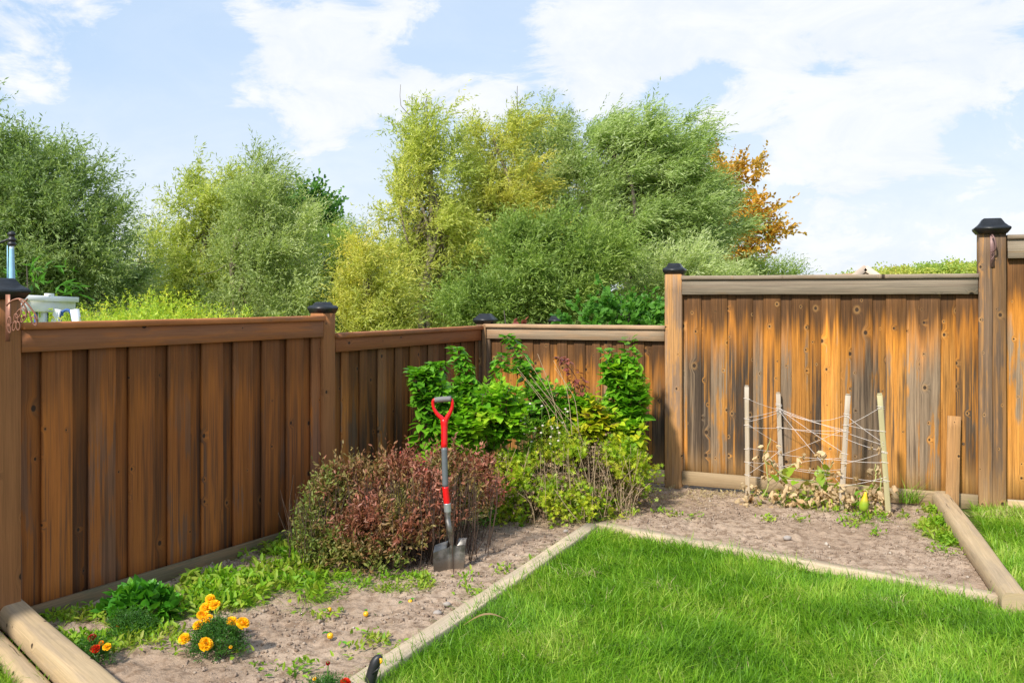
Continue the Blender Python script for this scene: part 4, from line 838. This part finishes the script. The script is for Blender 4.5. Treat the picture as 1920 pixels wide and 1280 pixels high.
# weeds
def inpoly(P,poly):
    x,y=P[:,0],P[:,1]; c=np.zeros(len(P),bool); n=len(poly)
    for i in range(n):
        x1,y1=poly[i]; x2,y2=poly[(i+1)%n]; c^=((y1>y)!=(y2>y))&(x<(x2-x1)*(y-y1)/(y2-y1+1e-12)+x1)
    return c
def weeds(name,label,poly,dens,hl,fr=.5,mat='weed',yaw=None,soft=True):
    pl=np.array([G(x,y)[:2] for x,y in poly]); x0,y0=pl.min(0); x1,y1=pl.max(0); n=int((x1-x0)*(y1-y0)*dens); P=scatter(x0,x1,y0,y1,n); k=inpoly(P,pl); k&=(side(P.T,P0+nL*.02,P1+nL*.02)<0)&(side(P.T,PW+nR*.01,PW+nR*.01+uR)<0)
    P=P[k]; 
    if soft: P=P[fbm(P[:,0]*5,P[:,1]*5,101,2)+R.random(len(P))*.25>.47]
    z=soil_z(P[:,0],P[:,1]); m=R.random(len(P))<fr; mb=MB(); a=P[m]; blades(mb,np.c_[a,z[m]],hl*(.5+R.random(len(a))),.004,1.0+R.random(len(a))*1.8)
    b_=P[~m]; k=len(b_); q_=np.c_[b_,z[~m]+R.random(k)*hl*.7]; inst(mb,*LEAF,q_,rdir(k,.5),norm(np.c_[R.normal(size=(k,2))*.5,np.ones(k)]),hl*(.5+.4*R.random(k)),hl*.3); 
    tag(mb.build(name,M[mat]),label,'weeds',kind='stuff')
weeds('weeds','yellow-green weeds and grass along the left fence between the leafy clump and the bushes',[(300,1120),(420,1060),(500,1015),(560,995),(620,1030),(600,1090),(610,1125),(560,1150),(500,1135),(430,1150),(330,1165)],14000,.075,.55)
weeds('weeds','pulled weeds lying on the soil in front of the bushes, left of the shovel',[(590,1080),(700,1075),(800,1080),(815,1095),(760,1110),(690,1112),(620,1130)],11000,.05,.6)
weeds('weeds','low green weeds between the left fence and the bottom left log',[(60,1165),(110,1150),(330,1130),(340,1200),(230,1225),(150,1250),(90,1190)],9000,.055,.5)
weeds('weeds','small green weeds along the foot of the right log',[(1685,965),(1775,945),(1800,980),(1815,1030),(1770,1025),(1725,1000)],9000,.06,.5,'weed')
weeds('weeds','short green weeds under the stakes and vine',[(1400,925),(1560,935),(1660,960),(1665,985),(1600,985),(1540,960),(1440,945)],1900,.06,.5)
weeds('weeds','dry grass tufts beneath the gap under the right fence',[(1200,915),(1400,912),(1400,935),(1280,930),(1200,940)],3000,.035,.8,'grass_dry')
# scattered seedlings: small tufts
mb=MB()
sp_=[(1265,965),(1300,972),(1440,975),(1590,975),(620,1150),(690,1190),(735,1215),(780,1080),(880,1110),(600,1160),(690,1205),(560,1260),(530,1100),(470,1110),(940,1075),(1005,1060),(870,1085),(330,1225),(300,1215),(390,1200),(720,1200),(1130,975),(1180,968),(580,1240),(1755,1035),(1790,1045),(1240,960),(640,1110),(800,1105),(900,1115),(1640,1000),(500,1250),(450,1225),(350,1190),(660,1215),(1600,985),(1500,975)]
for x,y in sp_:
    c=G(x,y); k=int(10+R.random()*22); p=c+R.normal(size=(k,3))*np.array([.035,.04,0]); p[:,2]=soil_z(p[:,0],p[:,1])+.008+R.random(k)*.02; inst(mb,*(LEAF if R.random()<.6 else HEART),p,rdir(k,.4),norm(np.c_[R.normal(size=(k,2))*.4,np.ones(k)]),.022+.02*R.random(k),.012+.006*R.random(k))
tag(mb.build('seedlings',M['weed']),'small green seedlings dotted over the bare soil','seedlings',kind='stuff')
# grass tuft by right kickboard
c=v3(PW+uR*ray_s(1705,PW,uR)+nR*.05,.02); o=empty('grass_tuft',c,'tuft of long thin grass against the right fence left of the leaning board','grass tuft'); mb=MB(); blades(mb,c+R.normal(size=(90,3))*np.array([.05,.02,0]),.12+R.random(90)*.16,.004,.3+R.random(90)*1.1); mb.build('blades',M['grass'],o)
# ---------- trees ----------
def branch_tube(mb,a,c,r0,r1,bow=.08,n=9,seg=6):
    L=np.linalg.norm(c-a); m1=a*.66+c*.34+R.normal(size=3)*L*bow; m2=a*.33+c*.67+R.normal(size=3)*L*bow; m1[2]+=L*.04
    tube(mb,smooth_path([a,m1,m2,c],n),np.linspace(r0,r1,n),seg,False)
def tree(name,label,cat,Y,foot,blobs,mat,nleaf,L=.11,W=.024,wind=.25,upb=.5,droop=.15,bark='bark',trunks=1,rt=.07,group='trees beyond the fence',sl=.55,tpl=RH,shell=.5,sub=14,depth=.8,seed=None,bare=0,fy=0):
    f=D(foot[0],foot[1],Y+fy); f=np.array([f[0],f[1],-.16]); o=empty(name,f,label,cat,group)
    tm=MB(); lm=MB(); vol=np.array([b[2]*b[3] for b in blobs],float); vol/=vol.sum(); ctr=[]
    for b_,v in zip(blobs,vol):
        c=D(b_[0],b_[1]+20,Y+(b_[4] if len(b_)>4 else 0)); rx=b_[2]*Y/F; rz=b_[3]*Y/F; ry=min(rx,rz*1.2)*depth+.2
        ns=max(3,int(sub*len(blobs)*v)+2); q=norm(R.normal(size=(ns,3)))*(R.random((ns,1))**.45)*.74; q[:,2]-=.12; sc=c+q*np.array([rx,ry,rz])
        sr=(.20+.24*R.random(ns))*min(rx,rz)+.10; m=int(nleaf*.85*v/12); w=sr**2; w/=w.sum(); k=R.choice(ns,m,p=w)
        ctr.append((c,sc))
        q0=norm(q+1e-6); ax=norm(q0*np.array([.75,.75,.45])+np.array([wind*.7,0,upb+.25])+R.normal(size=(ns,3))*.28); al=(.3+1.0*R.random(ns)**1.5)*min(rx,rz)*.95+.15
        tt=R.random(m)**.85; v3_=norm(R.normal(size=(m,3))); rad=(R.random(m)**.5)*sr[k]*(1.0-.78*tt); P=sc[k]+ax[k]*(tt*al[k])[:,None]+v3_*rad[:,None]
        bulk=R.random(m)<.10; vv=norm(R.normal(size=(m,3)))*(R.random((m,1))**.5)*.92; P[bulk]=(c+vv*np.array([rx,ry,rz]))[bulk]
        d=norm(ax[k]*.8+R.normal(size=(m,3))*.42+np.array([wind*.6,0,upb*.4]))
        ln=sl*(.5+.8*R.random(m)); nl=12; t=np.tile(np.linspace(.05,1,nl),(m,1)); Q=P[:,None]+d[:,None]*(t*ln[:,None])[:,:,None]; Q[:,:,2]-=droop*(t**2)*ln[:,None]*1.2; Q[:,:,0]+=wind*.3*t**2*ln[:,None]
        ld=norm((d[:,None]*.8+R.normal(size=(m,nl,3))*.55+np.array([wind*.8,0,-droop*1.5])).reshape(-1,3)); N=norm(R.normal(size=(m*nl,3))+np.array([-.2,-.2,.7]))
        sz=(1-.3*t).ravel()*(.7+.6*R.random(m*nl)); inst(lm,*tpl,Q.reshape(-1,3),ld,N,L*sz,W*sz,rnd=np.clip(np.repeat(R.random(m),nl)*.6+R.random(m*nl)*.4,0,1))
    for t_ in range(trunks):
        ft=f+np.array([R.normal()*.12*(trunks>1),R.normal()*.1*(trunks>1),0]); top=ctr[0][0]*.35+ctr[t_%len(ctr)][0]*.65; top[2]+=.2; hz=top-ft
        pts=smooth_path([ft,ft+hz*.35+R.normal(size=3)*.07*np.linalg.norm(hz)*.6,ft+hz*.7+R.normal(size=3)*.05*np.linalg.norm(hz),top],16); tube(tm,pts,np.linspace(rt,rt*.3,16),9,False)
        for (c,sc) in ctr:
            if trunks>1 and R.random()<.35: continue
            a=pts[R.integers(5,13)]; branch_tube(tm,a,c,rt*.42,rt*.18,.06)
            for s_ in sc:
                if R.random()<.75/trunks+.15: a2=a+(c-a)*(.4+.6*R.random()); branch_tube(tm,a2,s_,rt*.17,rt*.06,.08,7,5)
    for j in range(bare):   # thin leafless twigs reaching out
        c,sc=ctr[R.integers(0,len(ctr))]; s_=sc[R.integers(0,len(sc))]; e=s_+unit(s_-c+np.array([0,0,.3]))*(.4+R.random()*.5); branch_tube(tm,c,e,rt*.12,.004,.06,7,4)
    tm.build('trunk',M[bark],o,True); lm.build('crown',M[mat],o); return o
LB=lambda *a:a
tree('willow_tree','big dark green willow filling the left edge above the white frame','willow',15,(60,600),[(45,350,100,105),(-60,410,120,140),(120,415,85,90),(60,480,130,90),(175,450,55,85),(160,530,70,60),(-10,540,110,70),(35,275,50,38)],'t_dark',105000,.10,.026,.1,.45,.15,'barkdark',2,.16,depth=.9)
tree('willow_sapling','thin sparse olive sapling between the big dark willow and the yellow-green tree','tree',21,(262,600),[(262,470,38,75),(275,540,55,55),(240,560,45,45),(290,430,30,40)],'t_gray',13000,.10,.020,.15,.8,.1,'bark',3,.05,bare=14)
tree('willow_tree','bright yellow-green feathery tree left of the gray-green willow','willow',18,(385,600),[(375,375,60,55),(400,430,70,60),(340,470,60,45),(385,520,80,60),(320,560,60,50),(430,350,35,30),(400,590,80,50)],'t_yg',52000,.115,.024,.25,.5,.25,'bark',2,.08,bare=10)
tree('willow_tree','pale gray-green willow with a bare diagonal limb, left of the round-leaved poplar','willow',16.5,(455,600),[(490,360,40,55),(510,430,60,60),(455,470,60,60),(520,520,75,70),(440,570,60,50),(475,320,22,32),(560,570,60,55),(500,610,90,40)],'t_gray',60000,.10,.022,.15,.6,.15,'bark',2,.07,bare=12)
tree('poplar_tree','dark green round-leaved tree top showing between the gray-green willow and the central group','poplar',26,(575,600),[(552,390,24,32),(585,385,26,30),(570,425,45,30),(604,405,16,25)],'t_poplar',7500,.13,.11,.1,.9,.0,'barkdark',1,.09,tpl=LEAF,sub=10)
tree('willow_bush','mid green low willow bush above the left fence near its second post','bush',19,(600,620),[(640,480,60,55),(590,500,50,60),(560,580,60,50),(660,570,70,60),(610,450,35,30),(620,620,80,40)],'t_green',44000,.10,.024,.2,.6,.15,'barkdark',2,.06)
tree('willow_tree','yellow leaved young willow at the left foot of the central group','willow',16,(690,640),[(690,520,42,45),(670,570,45,45),(715,590,50,40),(700,480,28,30),(700,630,65,40)],'t_yel',27000,.10,.022,.15,.6,.2,'bark',2,.045,bare=8)
tree('willow_tree','tall slender yellowing willow with see-through top at the left of the central group','willow',18,(838,650),[(800,230,38,45),(770,300,55,50),(825,300,45,55),(780,390,65,60),(830,440,70,60),(770,480,70,50),(810,560,85,50),(800,620,80,40),(745,340,25,35),(840,370,40,45)],'t_yg',48000,.11,.024,.2,.6,.2,'bark',2,.085,bare=26,sub=12,fy=-.7)
tree('willow_tree','golden yellow willow second from the left in the central group','willow',19,(905,650),[(925,260,45,45),(900,340,55,60),(950,350,60,55),(890,430,55,55),(950,450,60,60),(900,530,70,55),(970,220,25,28)],'t_yel',50000,.11,.024,.25,.55,.2,'bark',2,.08,bare=14,fy=-.7)
tree('willow_tree','gray-green willow with a pointed top in the middle of the central group','willow',21,(1020,650),[(1035,250,45,50),(1010,320,60,60),(1060,330,50,60),(1020,420,80,60),(1060,500,80,60),(990,260,30,40)],'t_gray',62000,.11,.024,.25,.6,.15,'barkdark',2,.09)
tree('willow_tree','tallest silvery willow with windblown branches at the right of the central group','willow',20,(1190,650),[(1200,262,70,50),(1240,300,75,65),(1150,300,65,65),(1250,380,75,65),(1160,400,80,65),(1270,460,75,60),(1190,470,80,50),(1320,430,40,60),(1130,245,40,45),(1310,350,30,50)],'t_silver',125000,.125,.026,.6,.45,.1,'barkdark',4,.13,bare=6)
tree('willow_bush','dense mid green willow bush low in front of the middle of the central group','bush',15.5,(1000,660),[(985,480,70,55),(1060,480,60,60),(960,560,90,50),(1060,560,80,50),(1110,470,35,45),(900,580,70,35)],'t_green',70000,.10,.024,.2,.6,.15,'barkdark',3,.06)
tree('willow_bush','gray-green willow bush low at the right of the central group beside the sunlit square post','bush',16,(1290,640),[(1270,510,55,40),(1310,510,45,35),(1240,560,60,45),(1300,560,60,40),(1350,540,45,25)],'t_gray',32000,.10,.024,.4,.5,.1,'barkdark',2,.05)
tree('autumn_tree','sparse tree with orange-brown autumn leaves right of the tall silvery willow','tree',24,(1385,600),[(1375,320,42,36),(1385,385,55,42),(1412,420,38,36),(1360,430,48,48),(1385,470,58,33),(1345,370,25,60)],'t_orange',12000,.12,.075,.1,.5,.1,'bark',1,.07,tpl=LEAF,bare=16,sub=16)
tree('willow_bush','low green shrub tops peeking over the tall fence below the orange tree','bush',22,(1440,600),[(1440,512,38,16),(1470,518,22,12),(1400,515,40,20)],'t_green',9000,.10,.024,.2,.6,.1,'barkdark',2,.04)
tree('leafy_shrub','bright green broad-leaved shrub just above the short tan top rail','shrub',11.5,(1150,700),[(1180,592,45,14),(1105,596,45,10),(1215,590,28,16),(1165,568,16,10)],'t_bright',2200,.085,.06,.05,.4,.1,'barkdark',2,.03,tpl=LEAF,sub=8,sl=.3)
tree('sumac','small shrub with dull red leaves just behind the corner post cap','shrub',10.5,(985,650),[(945,596,10,3),(968,600,12,3)],'cane_red',50,.08,.04,.05,.4,.1,'barkdark',1,.02,tpl=LEAF,sub=3,sl=.2)
tree('reed_plant','long-leaved bright green plant behind the near left post cap','plant',10.0,(60,700),[(50,512,12,16),(80,540,12,8)],'t_bright',90,.16,.03,.2,.8,.4,'barkdark',1,.015,sub=3,sl=.4)
# dim back row that closes the gaps
for i,(x,y,rx,ry,lab) in enumerate(((300,560,90,55,'dark green distant bushes behind the sparse sapling'),(450,520,110,80,'dark green bushes deep behind the yellow-green tree'),(620,540,110,70,'dark green bushes deep behind the second post of the left fence'),(820,480,110,110,'dark green tree deep behind the slender yellowing willow'),(960,440,110,130,'dark green tree deep behind the golden yellow willow'),(1110,430,110,140,'dark green tree deep behind the middle of the central group'),(1240,460,100,120,'dark green tree deep behind the tall silvery willow'),(100,520,150,80,'dark green bushes deep behind the big left willow'))):
    tree('distant_tree',lab,'tree',29,(x,620),[(x-rx*.4,y,rx*.6,ry),(x+rx*.4,y+10,rx*.6,ry*.9),(x,y+ry*.4,rx,ry*.6)],'t_dark',15000,.2,.07,.1,.5,.1,'barkdark',2,.1,group='trees deep behind the front row',sub=14)
# goldenrod thicket
mb=MB(); P=scatter(-8.0,-1.6,8.4,13.0,5600); P=P[P[:,0]<-.30*P[:,1]+.25*R.normal(size=len(P))]; hgt=1.12+1.15*fbm(P[:,0]*1.3,P[:,1]*1.3,111,4)-.10+.02*(P[:,1]-9)-.12*np.clip(P[:,0]+3.4,0,2); n=len(P)
b0=np.c_[P,hgt*.55]; d=norm(R.normal(size=(n,3))*.4+np.array([.2,0,1])); shoots(mb,b0,d,hgt*.45*(.75+.4*R.random(n)),26,None,.075,.022,1.2,.25,tpl=RH)
tag(mb.build('goldenrod_thicket',M['t_gold']),'yellow-green goldenrod thicket beyond the left fence around the white frame','thicket',kind='stuff')
# hill
hx=np.linspace(-400,900,120); hy=np.linspace(250,800,60); X,Yy=np.meshgrid(hx,hy)
prof=np.interp(X*300/Yy,[-400,60,90,112,132,150,200,330],[-2,-2,4,9.0,10.8,11.5,14,20]); Zh=-.16+prof*(Yy/300)*np.clip((Yy-250)/50,0,1)
mb=MB(); V=np.c_[X.ravel(),Yy.ravel(),Zh.ravel()-.3]; ii=(np.arange(59)[:,None]*120+np.arange(119)[None]).ravel(); mb.add(V,[np.c_[ii,ii+1,ii+121,ii+120]]); tag(mb.build('hill',M['field'],None,True),kind='structure')
mb=MB(); P=scatter(85,190,285,330,1500)
JZ=R.normal(size=len(P))*.9
zz=JZ-.16+np.interp(P[:,0]*300/P[:,1],[60,90,112,132,150,200,330],[-2,4,9.0,10.8,11.5,14,20])*(P[:,1]/300)-3.6
m=60; th=norm(R.normal(size=(len(P)*m,3))); th[:,2]=np.abs(th[:,2]); rr=1.8+2.0*R.random(len(P)); c=np.repeat(np.c_[P,zz+1.2],m,0); rad=np.repeat(rr,m)*(.8+.3*R.random(len(P)*m))
inst(mb,*RH,c+th*rad[:,None],rdir(len(c)),norm(th+R.normal(size=th.shape)*.5),.8,.6,rnd=np.clip(np.repeat(R.random(len(P)),m)*.85+R.random(len(c))*.15,0,1))
tag(mb.build('hillside_wood',M['t_hill']),'distant tree covered hillside in early autumn colour above the tall right fence','wood',kind='stuff')

# ---------- sky, sun, camera ----------
W_=bpy.data.worlds.new('World'); bpy.context.scene.world=W_; W_.use_nodes=True; s=NT.__new__(NT); s.t=W_.node_tree; s.t.nodes.clear()
SE=math.radians(44); sd=np.array([-.60,-.80]); SA=math.atan2(sd[0],sd[1])
sky=s.n('ShaderNodeTexSky',sky_type='NISHITA',sun_disc=False,sun_elevation=SE,sun_rotation=SA,air_density=1.0,dust_density=1.2,ozone_density=1.5).outputs[0]
tc=s.n('ShaderNodeTexCoord').outputs['Generated']
x_,y_,z_=s.sep(tc)
mp=s.comb(s.M('MULTIPLY',x_,1.0),y_,s.M('MULTIPLY',z_,2.0)); 
n1=s.noise(mp,3.4,8,.6,.35); n2=s.noise(mp,10.0,8,.65,.5); n3=s.noise(mp,1.3,3,.5)
def blob(x,y,r,st=1.5):
    d=unit([(x-960)/1800,1,(560-y)/1800]); vm=s.n('ShaderNodeVectorMath',operation='SUBTRACT',i_0=tc,i_1=tuple(d)); v2=s.n('ShaderNodeVectorMath',operation='MULTIPLY',i_0=vm.outputs[0],i_1=(1,1,st)); ln=s.n('ShaderNodeVectorMath',operation='LENGTH',i_0=v2.outputs[0]).outputs['Value']
    return s.ss(ln,0,r,1,0)
acc=None
for (x,y,r,a) in ((30,40,.16,.5),(100,170,.12,.3),(530,60,.10,.5),(640,120,.12,.6),(750,180,.09,.45),(470,220,.14,.5),(620,240,.12,.4),(760,20,.05,.4),(1150,80,.16,.6),(1300,30,.14,.5),(1550,80,.2,.6),(1750,180,.22,.6),(1500,260,.18,.4),(1350,130,.05,-.3),(950,130,.12,-.35),(250,70,.14,-.35),(860,40,.10,-.35),(1240,190,.08,-.35),(1600,170,.10,-.35),(330,190,.07,.2),(920,210,.05,.5),(700,330,.12,-.15),(200,290,.2,-.1),(1700,400,.3,-.1),(1050,180,.08,-.2)):
    v=s.M('MULTIPLY',blob(x,y,r),a); acc=v if acc is None else s.M('ADD',acc,v)
f=s.M('ADD',s.M('ADD',s.M('MULTIPLY',n1,1.1),s.M('MULTIPLY',n2,.6)),s.M('MULTIPLY',acc,.36))
cl=s.ss(f,.86,1.04,0,1); 
veil=s.M('ADD',s.ss(z_,.0,.26,.72,.12),s.ss(n3,.42,.62,0,.2))
fa=s.M('MAXIMUM',cl,veil)
SKM,CLB=1.5,6.2
skb=s.mix(1.0,sky,(SKM,SKM,SKM),'MULTIPLY')
skb=s.mix(.8,skb,(2.9,4.1,5.7))
cc_=s.mix(s.ss(n2,.3,.7),(CLB*.86,CLB*.91,CLB*1.0),(CLB*1.0,CLB*1.01,CLB*1.04))
col=s.mix(s.M('MULTIPLY',fa,.93),skb,cc_)
bg=s.n('ShaderNodeBackground',i_0=col,i_1=.12); o=s.n('ShaderNodeOutputWorld'); s.t.links.new(bg.outputs[0],o.inputs[0])
sl_=bpy.data.lights.new('sun','SUN'); sl_.energy=4.0; sl_.angle=math.radians(4); sl_.color=(1,.94,.84); so=bpy.data.objects.new('sun',sl_); C.objects.link(so)
dv=Vector((-sd[0]*math.cos(SE),-sd[1]*math.cos(SE),-math.sin(SE))); so.rotation_euler=dv.to_track_quat('-Z','Y').to_euler(); so.location=(-4,-4,6)
cam=bpy.data.cameras.new('camera'); co=bpy.data.objects.new('camera',cam); C.objects.link(co); co.location=(0,0,H); co.rotation_euler=(PI/2,0,0)
cam.sensor_width=36; cam.lens=F/1920*36; cam.shift_y=-80/1920; cam.clip_end=3000; cam.clip_start=.05
sc=bpy.context.scene; sc.camera=co; sc.render.engine='CYCLES'; sc.render.resolution_x=1024; sc.render.resolution_y=682
sc.view_settings.view_transform='Standard'; sc.view_settings.look='None'; sc.view_settings.exposure=0.47; sc.view_settings.gamma=1
sc.cycles.max_bounces=6; sc.cycles.transparent_max_bounces=4; sc.cycles.diffuse_bounces=3
